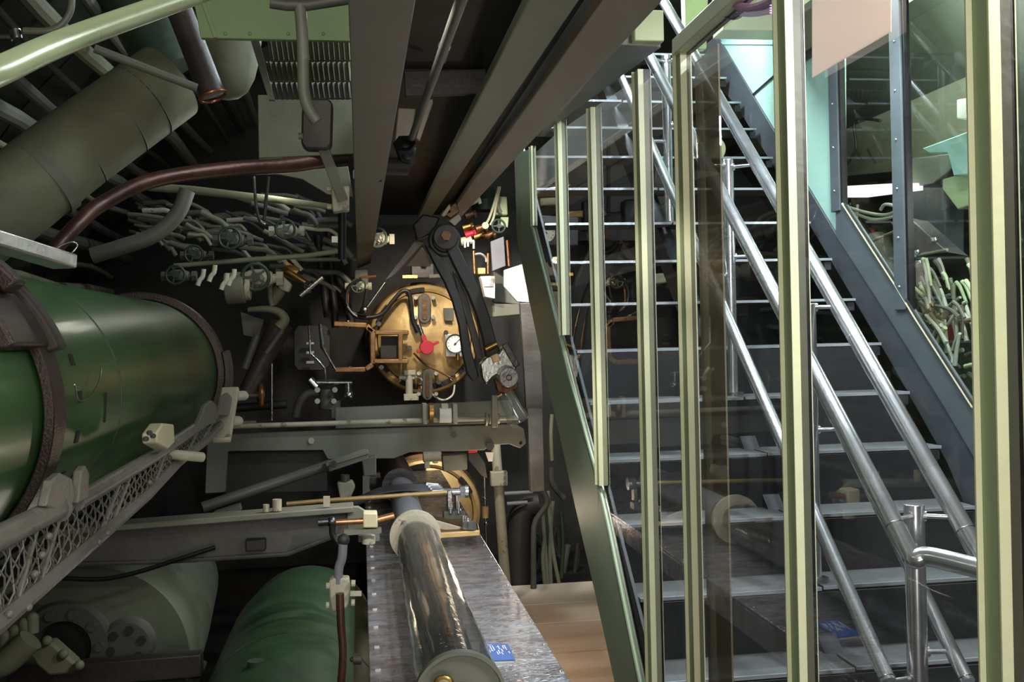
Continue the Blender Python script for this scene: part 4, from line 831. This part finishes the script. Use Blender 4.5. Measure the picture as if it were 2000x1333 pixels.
make('side_pipe', 'brown-grey vertical pipe in a pale bolted clamp left of the tray', 'pipe', [
    ('lower_pipe', MB().tube(TR([(664, 1160), (666, 1220), (670, 1280), (664, 1360)], YP), R(8, YP), 14, 5), 'copper'),
    ('upper_pipe', MB().tube(TR([(670, 1062), (668, 1090), (662, 1110), (660, 1140)], YP+.02), R(9, YP), 14, 5), 'lilac'),
    ('clamp_block', MB().prism(TR([(642, 1136), (652, 1130), (682, 1130), (684, 1150), (680, 1185), (668, 1196), (648, 1195), (644, 1170)], YP+.01), (0, .035, 0)), 'palepaint', None, .004),
    ('union_ball', MB().sph(P(671, 1055, YP+.02), R(12, YP)), 'dark')]+
    [('bolt', MB().cyl(P(x, y, YP), P(x+dx, y, YP), .008, seg=10), 'palepaint') for x, y, dx in ((686, 1140, 8), (686, 1178, 7), (644, 1145, -7), (643, 1183, -6))])
one('clamp_arm', 'short pale arm from the pipe clamp to the tray side', 'arm', MB().bar(P(684, 1160, YP), P(706, 1160, YP), .012, .010), 'palepaint')
one('cleat', 'small dark cleat with bright tip on the left side of the tray', 'cleat', MB().cyl(P(690, 1288, 2.3), P(706, 1288, 2.3), .012).sph(P(688, 1289, 2.3), .006), 'darkbrown')
one('drop_hose', 'dark hose dropping from the copper rod to the pipe joint', 'hose', MB().tube(TR([(650, 1022), (650, 1045), (662, 1062)], 3.0), .010, 10, 5), 'rubber')

# ------------------------------------------------------------------ glass partition
GX = .78
make('glass_stringer', 'broad grey-green sloping steel stringer under the glass partition', 'stringer', [
    ('face', MB().prism(TX([(1036, 440), (1074, 585), (1110, 735), (1161, 915), (1188, 1035), (1262, 1390), (1212, 1390), (1200, 1333), (1162, 1160), (1123, 990), (1093, 852), (1056, 696), (1034, 590), (1010, 470), (1004, 300), (1036, 292)], GX), (.012, 0, 0)), 'stringer', None, .002),
    ('top_edge', MB().tube(TX([(1040, 440), (1076, 585), (1112, 735), (1163, 915), (1190, 1035), (1262, 1390)], GX), .006, 6), 'stringer'),
    ('steel_bead', MB().tube(TX([(1044, 440), (1105, 669), (1161, 885), (1190, 1003), (1262, 1352)], GX+.015), .004, 6), 'silver'),
    ('glazing_bead', MB().tube(TX([(1041, 440), (1100, 669), (1156, 885), (1185, 1003), (1257, 1352)], GX+.008), .004, 6), 'postgreen')])
posts = [((1038, 286), (1041, 442)), ((1088, 238), (1104, 655)), ((1153, 214), (1176, 950)), ((1246, 140), (1277, 1345)), ((1330, 95), (1358, 1345)), ((1533, -20), (1560, 1345)), ((1912, -20), (1962, 1345))]
pl = ['far short pale green glazing post at the stringer top', 'second pale green glazing post with slotted side', 'third pale green glazing post ending on the stringer', 'fourth pale green glazing post at the end of the girder casing',
      'fifth pale green glazing post carrying the sloping header corner', 'wide sixth pale green glazing post in front of the handrails', 'widest nearest pale green glazing post at the right edge']
for i, ((x0, y0_), (x1, y1_)) in enumerate(posts):
    a = PX(x0, y0_, GX); b = PX(x1, y1_, GX); yc = (a.y+b.y)/2; zt, zb = a.z, b.z
    if i >= 4: zt = 2.36 if i > 4 else a.z
    if i >= 3: zb = max(.0, zb-.25)
    h = .017 if i > 0 else .01; yd = .034 if i > 2 else .026
    yc -= yd/2
    prt = [('side_web', MB().bb((GX-h*.5, yc, zb), (GX+h*.35, yc+yd, zt)), 'postweb', None, .0006),
           ('far_lip', MB().bb((GX-h, yc+yd-.004, zb), (GX-h*.5, yc+yd, zt)), 'postgreen', None, .0006),
           ('front_flange', MB().bb((GX-h*.52, yc-.004, zb), (GX+h*.4, yc, zt)), 'postgreen', None, .0006),
           ('rubber_gasket', MB().bb((GX+h*.4, yc-.002, zb), (GX+h*(1.0 if i == 4 else 1.6), yc+yd, zt)), 'rubber'),
           ('back_bead', MB().bb((GX+h*(1.0 if i == 4 else 1.6), yc-.003, zb), (GX+h*(1.12 if i == 4 else 1.7), yc+yd, zt)), 'postgreen')]
    make('glazing_post', pl[i], 'post', prt, None)
# header
ha, hb = PX(1328, 98, GX), PX(1470, -40, GX); hz = (ha.z+hb.z)/2
make('glazing_header', 'pale green sloping header bar on top of the near glass frames', 'frame', [
    ('bar', MB().bb((GX-.02, .9, hz-.018), (GX+.008, ha.y, hz+.02)), 'postgreen', None, .002), ('gasket', MB().bb((GX+.008, .9, hz-.022), (GX+.018, ha.y-.02, hz-.012)), 'rubber')])
# panes
ppy = [PX(posts[i][0][0], (posts[i][0][1]+posts[i][1][1])/2, GX).y for i in range(7)]
py = [(PX(*p[0], GX).y+PX(*p[1], GX).y)/2 for p in posts]
lowl = TX([(1040, 440), (1076, 585), (1112, 735), (1163, 915), (1190, 1035), (1262, 1390)], GX)
def lowz(y): 
    for a, b in zip(lowl, lowl[1:]):
        if b.y <= y <= a.y: return a.z+(b.z-a.z)*(y-a.y)/(b.y-a.y)
    return lowl[0].z if y > lowl[0].y else max(.05, lowl[-1].z-(lowl[-1].y-y)*1.0)
pn = ['far narrow clear glass pane by the stringer top', 'second clear glass pane counted from the tube door', 'clear glass pane left of the casing end post', 'clear glass pane beneath the casing end', 'tall clear glass pane before the central handrails', 'large near clear glass pane beneath the purple cord']
for i in range(6):
    y1_, y0_ = py[i], py[i+1]; top = 2.44 if i < 2 else (2.40 if i == 2 else hz)
    q = [(GX+.006, y0_+.004, lowz(y0_)), (GX+.006, y1_-.02, lowz(y1_)), (GX+.006, y1_-.02, top), (GX+.006, y0_+.004, top)]
    one('glass_pane', pn[i], 'glass', MB().add(q, [(0, 1, 2, 3)]), 'glass')
q = [(GX+.006, .7, .05), (GX+.006, py[6]-.01, .05), (GX+.006, py[6]-.01, hz), (GX+.006, .7, hz)]
one('glass_pane', 'nearest clear glass pane at the right edge of the photo', 'glass', MB().add(q, [(0, 1, 2, 3)]), 'glass')
a = PX(1362, 118, GX+.02); b = PX(1415, 1345, GX+.02); ya = PX(1362, 600, GX+.02).y; yb = PX(1407, 600, GX+.02).y
one('reflection_strip', 'translucent upright strip standing in for a reflection beside the fifth glazing post', 'strip', MB().bb((GX+.02, yb-.02, .1), (GX+.024, ya-.02, a.z)), 'reflection_band')  # translucent sheet added for a brownish band reflected in the glass
# paper sheet
one('paper_sheet', 'pinkish white sheet of paper taped on the near glass at top right', 'paper', MB().prism([PX(1586, 152, GX-.006), PX(1740, 62, GX-.006), PX(1740, -60, GX-.006), PX(1586, -60, GX-.006)], (.001, 0, 0)), 'paper')
pk = MB(); 
for k in range(5):
    pk.tube([PX(1400+k*4, -4+k*6, GX+.01+.01*k), PX(1430, 8+k*4, GX+.0+.01*k), PX(1470, 14+k*3, GX+.01*k), PX(1508, 0+k*5, GX+.01*k)], .0075, 8, 5)
make('cord_bundle', 'pink and purple cord bundle tied over the glazing header', 'cord', [('cords', pk, 'pink'), ('tie', MB().torus(PX(1430, 14, GX+.02), (0, -1, .2), .026, .004, 20, 6), 'purple')])

# ------------------------------------------------------------------ staircase
SX0, SX1 = .815, 2.06
A0 = PX(1420, 150, SX1); B0 = PX(1910, 990, SX1)
goY = (A0.y-B0.y)/11; riZ = (A0.z-B0.z)/11
XM = 1.40
k = -4; treads = []
while k <= 13:
    y = B0.y+goY*k; z = B0.z+riZ*k
    if z > .02 and z < 3.25: treads.append((y, z, k))
    k += 1
for idx, (y, z, k) in enumerate(treads):
    prt = []
    for (xa, xb, dy, nm) in ((SX0, XM-.006, 0, 'left_plate'), (XM+.006, SX1, .012, 'right_plate')):
        prt.append((nm, MB().bb((xa, y+dy, z-.009), (xb, y+dy+.215, z)), 'tread', [('nosing', MB().bb((xa, y+dy-.006, z-.010), (xb, y+dy, z+.0005)), 'nosing')], .001))
    if idx < 7: prt.append(('riser', MB().bb((SX0+.01, y+.19, z), (SX1-.03, y+.196, z+riZ-.012)), 'riser'))
    prt.append(('bracket', MB().bb((SX1-.03, y+.02, z-.05), (SX1, y+.2, z-.016)), 'slatedark'))
    make('stair_tread', 'grey steel stair tread, number %s up from the lowest step' % ['one', 'two', 'three', 'four', 'five', 'six', 'seven', 'eight', 'nine', 'ten', 'eleven', 'twelve', 'thirteen', 'fourteen', 'fifteen', 'sixteen', 'seventeen', 'eighteen'][idx], 'step', prt, 'open stair treads')
yb_, zb_ = treads[0][0]-.1, treads[0][1]-.1
sl_ = riZ/goY; yt = treads[-1][0]+.25
# right stringer in plane x=2.08
SR = 2.08
make('stair_stringer', 'dark blue-grey sloping stringer on the far right side of the stairs', 'stringer', [
    ('skirt', MB().prism(TX([(1372, 70), (1400, 70), (1600, 404), (1632, 457), (1735, 619), (1846, 799), (2010, 1075), (2010, 1333), (1930, 1100), (1850, 905), (1735, 700), (1590, 455), (1440, 210), (1372, 130)], SR), (.03, 0, 0)), 'slate', None, .002),
    ('cap_band', MB().prism(TX([(1632, 388), (1645, 400), (1750, 562), (1786, 622), (1900, 799), (2010, 975), (2010, 1080), (1846, 799), (1735, 619), (1632, 457)], SR-.005), (.03, 0, 0)), 'slatelight', None, .002),
    ('edge_seal', MB().tube(TX([(1645, 398), (1750, 560), (1786, 620), (1900, 797)], SR-.008), .005, 6), 'cream'),
    ('edge_seal_dark', MB().tube(TX([(1650, 398), (1755, 560), (1791, 620), (1905, 797)], SR-.006), .005, 6), 'black')])
make('left_stair_stringer', 'grey sloping plate along the left ends of the stair treads', 'stringer', [
    ('plate', MB().prism([(SX0-.012, yb_, zb_), (SX0-.012, yt, zb_+(yt-yb_)*sl_), (SX0-.012, yt, zb_+(yt-yb_)*sl_-.12), (SX0-.012, yb_+.05, zb_-.1)], (.01, 0, 0)), 'slatedark')])
one('centre_stringer', 'dark sloping carrier beam under the middle of the stairs', 'stringer', MB().prism([(XM-.03, yb_+.1, zb_-.02), (XM-.03, yt, zb_+(yt-yb_)*sl_-.13), (XM-.03, yt, zb_+(yt-yb_)*sl_-.25), (XM-.03, yb_+.2, zb_-.12)], (.06, 0, 0)), 'slatedark')
# teal wall
tw_ = MB().prism(TX([(1396, 62), (1640, 40), (1640, 455), (1632, 457), (1600, 404), (1398, 72)], SR+.01), (.03, 0, 0))
make('teal_panel', 'mint green wall panel beyond the stairs above the dark stringer', 'panel', [('panel', tw_, 'teal'),
     ('seam', MB().tube(TX([(1470, 185), (1515, 145), (1560, 105)], SR+.005), .005, 6), 'dark'),
     ('seam_strip', MB().bar(PX(1396, 84, SR+.004), PX(1530, 84, SR+.004), .004, .015), 'teal')])
# window mullions right
for i, (x, y0_, y1_) in enumerate(((1637, 110, 398), (1764, 56, 590))):
    a = PX(x, y0_, SR); b = PX(x+5, y1_, SR); yc = (a.y+b.y)/2
    prt = [('bar', MB().bb((SR-.012, yc-.005, b.z-.03), (SR+.02, yc+.075, a.z+.2)), 'slatelight', None, .002),
           ('gasket', MB().bb((SR-.004, yc-.022, b.z-.03), (SR+.02, yc-.005, a.z+.2)), 'rubber')]
    zz = b.z+.06
    while zz < a.z: prt.append(('rivet', MB().sph((SR-.013, yc+.035, zz), .005, 8), 'silver')); zz += .19
    make('window_mullion', ['far', 'near'][i]+' of the two slate blue riveted window mullions beyond the stairs', 'post', prt)
a = PX(1640, 60, SR); 
w1 = PX(1645, 400, SR+.01); w2 = PX(1900, 797, SR+.01); w3 = PX(2010, 970, SR+.01)
one('side_window_pane', 'clear side window pane between stair stringer and header, right of the mint panel', 'glass', MB().add([w1, w3, V((SR+.01, w3.y, 2.95)), V((SR+.01, w1.y, 3.1))], [(0, 1, 2, 3)]), 'winglass')
# lintel across the shaft
make('shaft_lintel', 'pale olive lintel across the top of the stair shaft', 'beam', [
    ('face', MB().bb((P(1392, 62, 4.75).x, 4.6, P(1500, 60, 4.6).z), (2.3, 4.75, 3.35)), 'palegreen', None, .004)])
one('lintel_trim', 'dark trim under the side window header', 'beam', MB().bb((SR-.01, 3.2, P(1830, 58, 3.96).z+.02), (SR+.05, 4.6, P(1830, 58, 3.96).z+.05)), 'slatedark')
one('side_header', 'pale olive header sheet above the side windows', 'panel', MB().bb((SR-.02, 3.0, P(1830, 58, 3.96).z+.05), (SR+.06, 4.6, 3.1)), 'olive')
one('shaft_column', 'pale green upright column beside the top of the central handrail', 'post', MB().prism(TR([(1335, -60), (1385, -60), (1380, 95), (1340, 95)], 5.0), (0, .06, 0)), 'palegreen', bev=.004)

# handrails
XL, XR_ = 1.32, 1.50
Yr0 = 2.52
def rail_line(p0, p1, X): return [PX(*p0, X), PX(*p1, X)]
r1 = rail_line((1890, 1045), (1297, 4), XR_); r2 = rail_line((1752, 1035), (1262, 98), XL)
r3 = rail_line((1735, 1333), (1213, 150), XL)
d4 = r1[1]-r1[0]; p4 = PX(1890, 1333, XR_); r4 = [p4, p4+d4*.92]
d3 = r2[1]-r2[0]
rad = .0245
def handrail(pts, label, extra=None, r=rad):
    prt = [('tube', MB().tube(pts, r, 24), 'chrome')]
    if extra: prt.append(('bend', MB().tube([pts[0]]+extra, r*.998, 24, 6), 'chrome')); 
    prt.append(('joint_ring', MB().torus(pts[0]+(pts[1]-pts[0]).normalized()*.01, pts[1]-pts[0], r, .0016, 32, 6), 'steel'))
    return make('handrail', label, 'handrail', prt)
dn = (r1[0]-r1[1]).normalized()
handrail(r1, 'upper right polished steel handrail tube of the central pair', [r1[0]+dn*.05, r1[0]+dn*.085+V((0, -.01, 0)), r1[0]+dn*.10+V((.02, -.04, .0)), r1[0]+dn*.10+V((.06, -.14, .0))])
dn = (r2[0]-r2[1]).normalized(); c2 = r2[0]+dn*.07
e2 = P(1915, 1112, 2.22)
handrail(r2, 'upper left polished handrail tube that bends to a level run', [c2, c2+dn*.02+(e2-c2)*.05, c2.lerp(e2, .3), e2, e2+(e2-c2)*.5])
handrail(r3, 'lower left polished handrail tube of the central pair', r=.021)
handrail(r4, 'lower right polished handrail tube of the central pair', r=.019)
pp = [((1785, 985), 0), ((1580, 594), 1), ((1421, 312), 2), ((1300, 108), 3)]
pnm = ['nearest steel handrail post in front of the lowest steps', 'second steel handrail post hidden partly behind the wide glazing post', 'third steel handrail post in the middle of the stairs', 'farthest steel handrail post high on the stairs']
for (xy, i) in pp:
    t = PX(*xy, XM+.01); rr = .026 if i == 0 else .021
    # find tread below
    zb2 = max([z for (y, z, k) in treads if y-.01 <= t.y <= y+.23] + [treads[0][1]-.2]) if i else .0
    rz = lambda r, X: r[0]+(r[1]-r[0])*((t.y-r[0].y)/(r[1].y-r[0].y))
    prt = [('post', MB().cyl((t.x, t.y, zb2), (t.x, t.y, t.z), rr, seg=28), 'chrome', None, .002), ('base_disc', MB().cyl((t.x, t.y, zb2), (t.x, t.y, zb2+.012), rr*2), 'steel')]
    for (r_, off, nm) in ((r1, -.03, 'bracket'), (r2, -.03, 'bracket'), (r3, -.38, 'bracket'), (r4, -.38, 'bracket')):
        e = rz(r_, 0)
        s_ = V((t.x, t.y, e.z-.012)); 
        if s_.z > t.z-.01: s_.z = t.z-.03
        q_ = (s_.z-r_[0].z)/(r_[1].z-r_[0].z)
        if q_ > 0: e = r_[0].lerp(r_[1], q_)
        prt.append((nm, MB().cyl(s_, e, .007, .006).cyl(s_, s_+(e-s_).normalized()*(rr+.004), .014, seg=16), 'chrome'))
    make('handrail_post', pnm[i], 'post', prt)

# ------------------------------------------------------------------ seen through the stairs (far right machinery)
make('pressure_gauge', 'round white pressure gauge seen through glass near the stringer top', 'gauge', gauge_parts(P(1066, 455, 6.2), R(20, 6.2), ang=-40, case='midgrey'))
one('equipment_box', 'grey equipment box behind the pressure gauge', 'box', MB().prism(TR([(1050, 420), (1130, 425), (1130, 480), (1050, 480)], 6.35), (0, .2, 0)), 'lilac', bev=.008)
make('tube_light', 'bright white fluorescent light seen through the glass near the far steps', 'light', [('diffuser', MB().prism(TR([(1046, 372), (1110, 361), (1110, 374), (1046, 383)], 6.6), (0, .05, 0)), 'lamp'), ('housing', MB().prism(TR([(1044, 366), (1114, 356), (1114, 361), (1044, 371)], 6.6), (0, .07, 0)), 'palepaint')])
for i, (x, y, w, h, m) in enumerate(((1062, 335, 30, 40, 'darkbrown'), (1100, 400, 26, 30, 'greygreen'), (1075, 395, 40, 16, 'olive'), (1125, 420, 30, 14, 'bronze'), (1160, 420, 36, 60, 'slatedark'), (1195, 430, 40, 30, 'dark'), (1235, 415, 30, 50, 'slatedark'), (1285, 385, 30, 34, 'greygreen'), (1290, 545, 26, 20, 'cream'))):
    one('equipment_box', 'small '+['brown box at the far stair top', 'grey-green box below the bright light', 'olive flat box below the bright light', 'bronze bracket right of the gauge', 'slate box beyond the middle steps', 'dark box beyond the middle steps', 'slate upright box left of the fourth post', 'pale grey box behind the handrail', 'cream knob beyond the stairs'][i], 'box',
        MB().prism(TR([(x-w/2, y-h/2), (x+w/2, y-h/2-2), (x+w/2, y+h/2-2), (x-w/2, y+h/2)], 6.7), (0, .12, 0)), m, bev=.01)
one('back_panel', 'smooth grey-violet panel seen behind the upper stairs', 'panel', MB().prism(TR([(1110, 180), (1330, 180), (1330, 470), (1110, 470)], 7.2), (0, .03, 0)), 'lilac')
one('back_panel', 'dark seam strip on the grey-violet panel', 'strip', MB().prism(TR([(1186, 180), (1192, 180), (1192, 420), (1186, 420)], 7.18), (0, .02, 0)), 'dark')
one('back_panel', 'dark violet panel behind the right half of the upper stairs', 'panel', MB().prism(TR([(1335, 60), (1640, 60), (1640, 700), (1335, 700)], 7.3), (0, .03, 0)), 'slatedark')
one('long_beam', 'long grey beam rising to the right seen through the open stairs', 'beam', MB().prism(TR([(1120, 520), (1330, 455), (1560, 400), (1560, 440), (1330, 505), (1125, 560)], 6.9), (0, .05, 0)), 'darkbrown')
for i in range(26):
    x = random.uniform(1120, 1560); y = random.uniform(500, 900)
    if x < 1200 and y > 850: continue
    Y = random.uniform(6.3, 7.2)
    one('far_pipe', 'dim pipe in the dark machinery seen beyond the open stairs', 'pipe', MB().tube(TR([(x, y), (x+random.uniform(10, 50), y+random.uniform(-20, 20)), (x+random.uniform(40, 100), y+random.uniform(-40, 50))], Y), R(random.uniform(3, 8), Y), 10, 4), random.choice(['dark', 'darkbrown', 'midgrey', 'darkgreen', 'slatedark']), 'dim pipes beyond the open stairs')
# curved pale fixture through glass
one('curved_bracket', 'brown curved bracket with pale disc seen behind the translucent strip', 'bracket', MB().tube(TR([(1392, 228), (1366, 262), (1362, 300), (1376, 325), (1400, 330)], 5.6), R(9, 5.6), 12, 5), 'copper')
one('pale_disc', 'round pale green disc inside the brown curved bracket', 'disc', MB().cyl(P(1392, 292, 5.62), P(1392, 292, 5.68), R(26, 5.6), seg=32), 'palegreen')

# ------------------------------------------------------------------ beyond the side windows
W = 2.55
def wp(pts, X, d=.05): return MB().prism(TX(pts, X), (d, 0, 0))
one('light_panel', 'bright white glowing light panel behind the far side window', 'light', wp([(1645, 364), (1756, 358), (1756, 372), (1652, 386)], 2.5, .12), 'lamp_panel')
one('machine_housing', 'mint green angular housing behind the near side window', 'housing', wp([(1800, 290), (1895, 255), (1895, 340), (1862, 345), (1850, 300), (1815, 300)], 2.45, .15), 'teal', bev=.006)
one('machine_housing', 'darker mint sloping housing below the angular one', 'housing', wp([(1780, 310), (1855, 300), (1860, 330), (1822, 360), (1782, 365)], 2.6, .1), 'greygreen', bev=.006)
one('machine_housing', 'pale mint stepped block at the near side window edge', 'housing', wp([(1840, 350), (1895, 335), (1895, 400), (1870, 410), (1840, 370)], 2.5, .12), 'palegreen', bev=.006)
one('machine_housing', 'slate grey cabinet below the mint housings', 'cabinet', wp([(1780, 365), (1845, 365), (1845, 500), (1780, 500)], 2.7, .1), 'slatelight', bev=.006)
one('machine_housing', 'white upright box at the near window edge', 'box', wp([(1868, 195), (1895, 190), (1895, 235), (1868, 232)], 2.5, .1), 'white', bev=.006)
one('sloping_lid', 'pale grey sloping lid with catches behind the near mullion', 'lid', MB().prism([PX(1738, 435, 2.5), PX(1775, 425, 2.5), PX(1850, 492, 2.5), PX(1798, 500, 2.5)], (.1, 0, -.02)), 'silver', bev=.004)
one('hull_casing', 'olive grey curved casing filling the far side window', 'casing', wp([(1640, 90), (1900, 80), (1900, 320), (1640, 345)], 2.85, .05), 'olive')
one('shelf_plate', 'olive yellow ledge high behind the far side window', 'shelf', wp([(1660, 105), (1760, 95), (1760, 130), (1660, 135)], 2.75, .05), 'cream')
one('wire_stand', 'dark bent wire stand behind the far side window', 'wire', MB().tube(TX([(1655, 320), (1672, 290), (1668, 245), (1680, 232), (1720, 236)], 2.6), .008, 8, 5).tube(TX([(1672, 290), (1682, 312)], 2.6), .006, 8).tube(TX([(1695, 292), (1710, 320)], 2.6), .006, 8), 'dark')
for i, pts in enumerate(([(1648, 402), (1690, 415), (1730, 420), (1758, 408)], [(1650, 408), (1700, 428), (1740, 425), (1758, 412)], [(1720, 410), (1728, 400), (1745, 402), (1750, 412)])):
    one('grey_cable', ['upper', 'lower', 'looped'][i]+' grey cable behind the far side window', 'cable', MB().tube(TX(pts, 2.45), .008, 8, 5), 'whitehose')
for i, (a, b) in enumerate((((1695, 475), (1748, 452)), ((1675, 400), (1672, 445)), ((1790, 500), (1850, 488)))):
    one('support_bar', ['slanting', 'upright', 'level'][i]+' pale support bar behind the side window', 'bar', MB().cyl(PX(*a, 2.5), PX(*b, 2.5), .007), 'palepaint')
for i, (x, y) in enumerate(((1757, 408), (1824, 472), (1790, 496), (1794, 516))):
    one('latch', ['topmost', 'rightmost', 'middle', 'lowest'][i]+' bright metal latch behind the near mullion', 'latch', MB().hexa(PX(x, y, 2.42), (-1, 0, 0), .018, .02).sph(PX(x+3, y-3, 2.42), .012), 'chrome', 'bright latches behind the side window')
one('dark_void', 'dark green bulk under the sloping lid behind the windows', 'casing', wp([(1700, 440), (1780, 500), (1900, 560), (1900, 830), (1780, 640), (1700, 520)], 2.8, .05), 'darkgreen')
one('canvas_roll', 'dusty grey rolled canvas behind the far mullion', 'roll', MB().tube(TX([(1705, 480), (1740, 540), (1770, 600)], 2.6), [.09, .07], 18, 3), 'greygreen')
# tangled pale hoses (countable, individually built)
random.seed(21)
for i in range(90):
    x = random.uniform(1795, 1893); y = random.uniform(500, 745)
    if y > 560+(x-1760)*1.75: continue
    an = random.uniform(0, PI*2); L_ = random.uniform(30, 70); X = random.uniform(2.32, 2.5)
    if y < 600: an = random.uniform(.9, 1.6)
    pts = [(x, y), (x+L_*.4*math.cos(an), y+L_*.4*math.sin(an)-6), (x+L_*math.cos(an), y+L_*math.sin(an))]
    one('pale_strap', 'pale green-white strap strand in the tangled heap behind the near side window', 'strap', MB().tube(TX(pts, X), [.010, .006], 8, 5), random.choice(['whitehose', 'palegreen', 'olive', 'whitehose', 'greygreen']), 'tangled pale straps behind the side window')

# ------------------------------------------------------------------ lights
def area(name, loc, rot_to, size, power, col, size_y=None):
    l = bpy.data.lights.new(name, 'AREA'); l.energy = power; l.color = col; l.size = size
    if size_y: l.shape = 'RECTANGLE'; l.size_y = size_y
    o = bpy.data.objects.new(name, l); COL.objects.link(o); o.location = loc
    d = (V(rot_to)-V(loc)).normalized(); o.rotation_euler = d.to_track_quat('-Z', 'Y').to_euler(); return o
def point(name, loc, power, col, r=.04):
    l = bpy.data.lights.new(name, 'POINT'); l.energy = power; l.color = col; l.shadow_soft_size = r
    o = bpy.data.objects.new(name, l); COL.objects.link(o); o.location = loc; return o
def spot(name, loc, to, power, col, ang):
    l = bpy.data.lights.new(name, 'SPOT'); l.energy = power; l.color = col; l.shadow_soft_size = .04; l.spot_size = math.radians(ang); l.spot_blend = .5
    o = bpy.data.objects.new(name, l); COL.objects.link(o); o.location = loc
    o.rotation_euler = (V(to)-V(loc)).normalized().to_track_quat('-Z', 'Y').to_euler(); return o
warm = (1, .80, .58); cool = (.80, .93, 1); neu = (1, .95, .86)
area('stair_light_top', (1.45, 5.2, 3.68), (1.5, 3.6, 1.0), .8, 115, cool, .3)
point('paper_back_fill', (1.25, .95, 2.3), 56, (1, .95, .9), .05)  # unseen fill added behind the paper sheet to brighten it
spot('stair_light_mid', (1.7, 3.2, 3.1), (1.5, 3.9, 1.6), 130, cool, 95)
area('rail_streak_light', (1.95, 3.1, 3.35), (1.5, 3.1, 1.0), .07, 50, (.86, .94, 1), 2.2)  # unseen strips added over the stairs for long streaks on the rails
area('rail_streak_light', (1.1, 3.4, 3.4), (1.4, 3.4, 1.0), .06, 20, (.86, .94, 1), 1.8)
spot('stair_light_near', (1.5, .9, 2.85), (1.4, 2.9, 1.0), 150, (.9, .94, 1), 75)
spot('left_wash_fill', (-.1, 1.4, 2.3), (.78, 3.2, .9), 110, (1, .95, .88), 48)  # wash added from the left to brighten the dark stringer
area('rear_fill_light', (.1, -.9, 2.3), (.8, 2.0, 1.6), .7, 26, neu, .7)  # soft fills added behind the camera, this and the low one
area('low_fill_light', (.45, -1.0, .8), (.45, 4.0, 2.8), .8, 20, (1, .92, .84), .8)
spot('door_lamp', (.3, 5.35, 2.25), (.40, 6.3, 1.55), 52, (1, .87, .7), 85)
spot('machinery_lamp', (.72, 5.0, 2.75), (.92, 5.9, 2.05), 150, (1, .93, .85), 60)
point('front_fill', (.0, 1.0, 2.7), 8, (1, .93, .87), .08)  # unseen fill added for the paper sheet and the hand rail
point('strap_heap_fill', (2.4, 3.35, 2.1), 9, (.95, 1, .92), .08)  # out-of-view fill added to brighten the heap behind the side window
spot('overhead_lamp', (.6, 3.0, 2.1), (.3, 3.2, .8), 60, (1, .9, .82), 75)
point('left_lamp', (-.5, 1.3, 2.35), 3, (.95, 1, .85), .06)
point('left_far_lamp', (-.35, 4.6, 2.25), 4.0, (1, .95, .82), .08)
point('window_lamp', (2.45, 4.1, 2.75), 26, (.9, 1, .92), .05)
point('low_lamp', (-.5, 2.4, 1.05), .7, (1, .9, .8), .1)
point('floor_lamp', (.72, 4.9, .75), 7.0, warm, .08)

# ------------------------------------------------------------------ bring welded assemblies together: thing > part > sub-part
def assemble(kinds, name, label, cat):
    mem = [o for o in list(COL.objects) if o.parent is None and o.name.split('.')[0] in kinds and o.type in ('EMPTY', 'MESH') and o.get('kind') != 'structure']
    org = ORG[mem[0].name].copy(); org.z = min(ORG[o.name].z for o in mem)
    e = bpy.data.objects.new(name, None); e.empty_display_size = .05; COL.objects.link(e); e.location = org; ORG[e.name] = org
    tag(e, label, cat)
    def strip(o):
        for k in ('category', 'group', 'label'):
            if k in o: del o[k]
    def par(o, p): o.parent = p; o.location = ORG[o.name]-ORG[p.name]
    for o in mem:
        if o.type == 'MESH': strip(o); par(o, e); continue
        kids = list(o.children); main = kids[0]; nm = o.name.split('.')[0]
        par(main, e)
        for k in kids[1:]:
            for g in list(k.children): par(g, main)
            par(k, main)
        ORG_main = ORG[main.name]; lb = o['label']
        bpy.data.objects.remove(o); main.name = nm; ORG[main.name] = ORG_main
        for g in main.children: pass
    return e
assemble({'glass_stringer', 'glazing_post', 'glazing_header', 'glass_pane', 'reflection_strip'}, 'glass_partition', 'tall glass partition with pale green posts running along the open stairs', 'partition')
assemble({'stair_tread', 'stair_stringer', 'left_stair_stringer', 'centre_stringer'}, 'staircase', 'open steel staircase climbing away behind the glass partition', 'stairs')
assemble({'handrail', 'handrail_post'}, 'central_handrail', 'polished double handrail on round posts up the middle of the stairs', 'handrail')
assemble({'window_mullion', 'side_window_pane', 'lintel_trim', 'side_header'}, 'side_window', 'side window with slate blue riveted mullions right of the mint panel', 'window')

w = bpy.data.worlds.new('World'); scene.world = w; w.use_nodes = True
w.node_tree.nodes['Background'].inputs[0].default_value = (.55, .62, .6, 1); w.node_tree.nodes['Background'].inputs[1].default_value = .02

cam = bpy.data.cameras.new('camera'); co = bpy.data.objects.new('camera', cam); COL.objects.link(co)
cam.sensor_width = 36; cam.lens = 36*F/2000; cam.clip_start = .02
co.matrix_world = Matrix.Translation(CAM) @ ROT.to_4x4()
scene.camera = co
vs_ = scene.view_settings; vs_.view_transform = 'Standard'; vs_.look = 'None'; vs_.exposure = 0; vs_.gamma = 1; vs_.use_curve_mapping = False
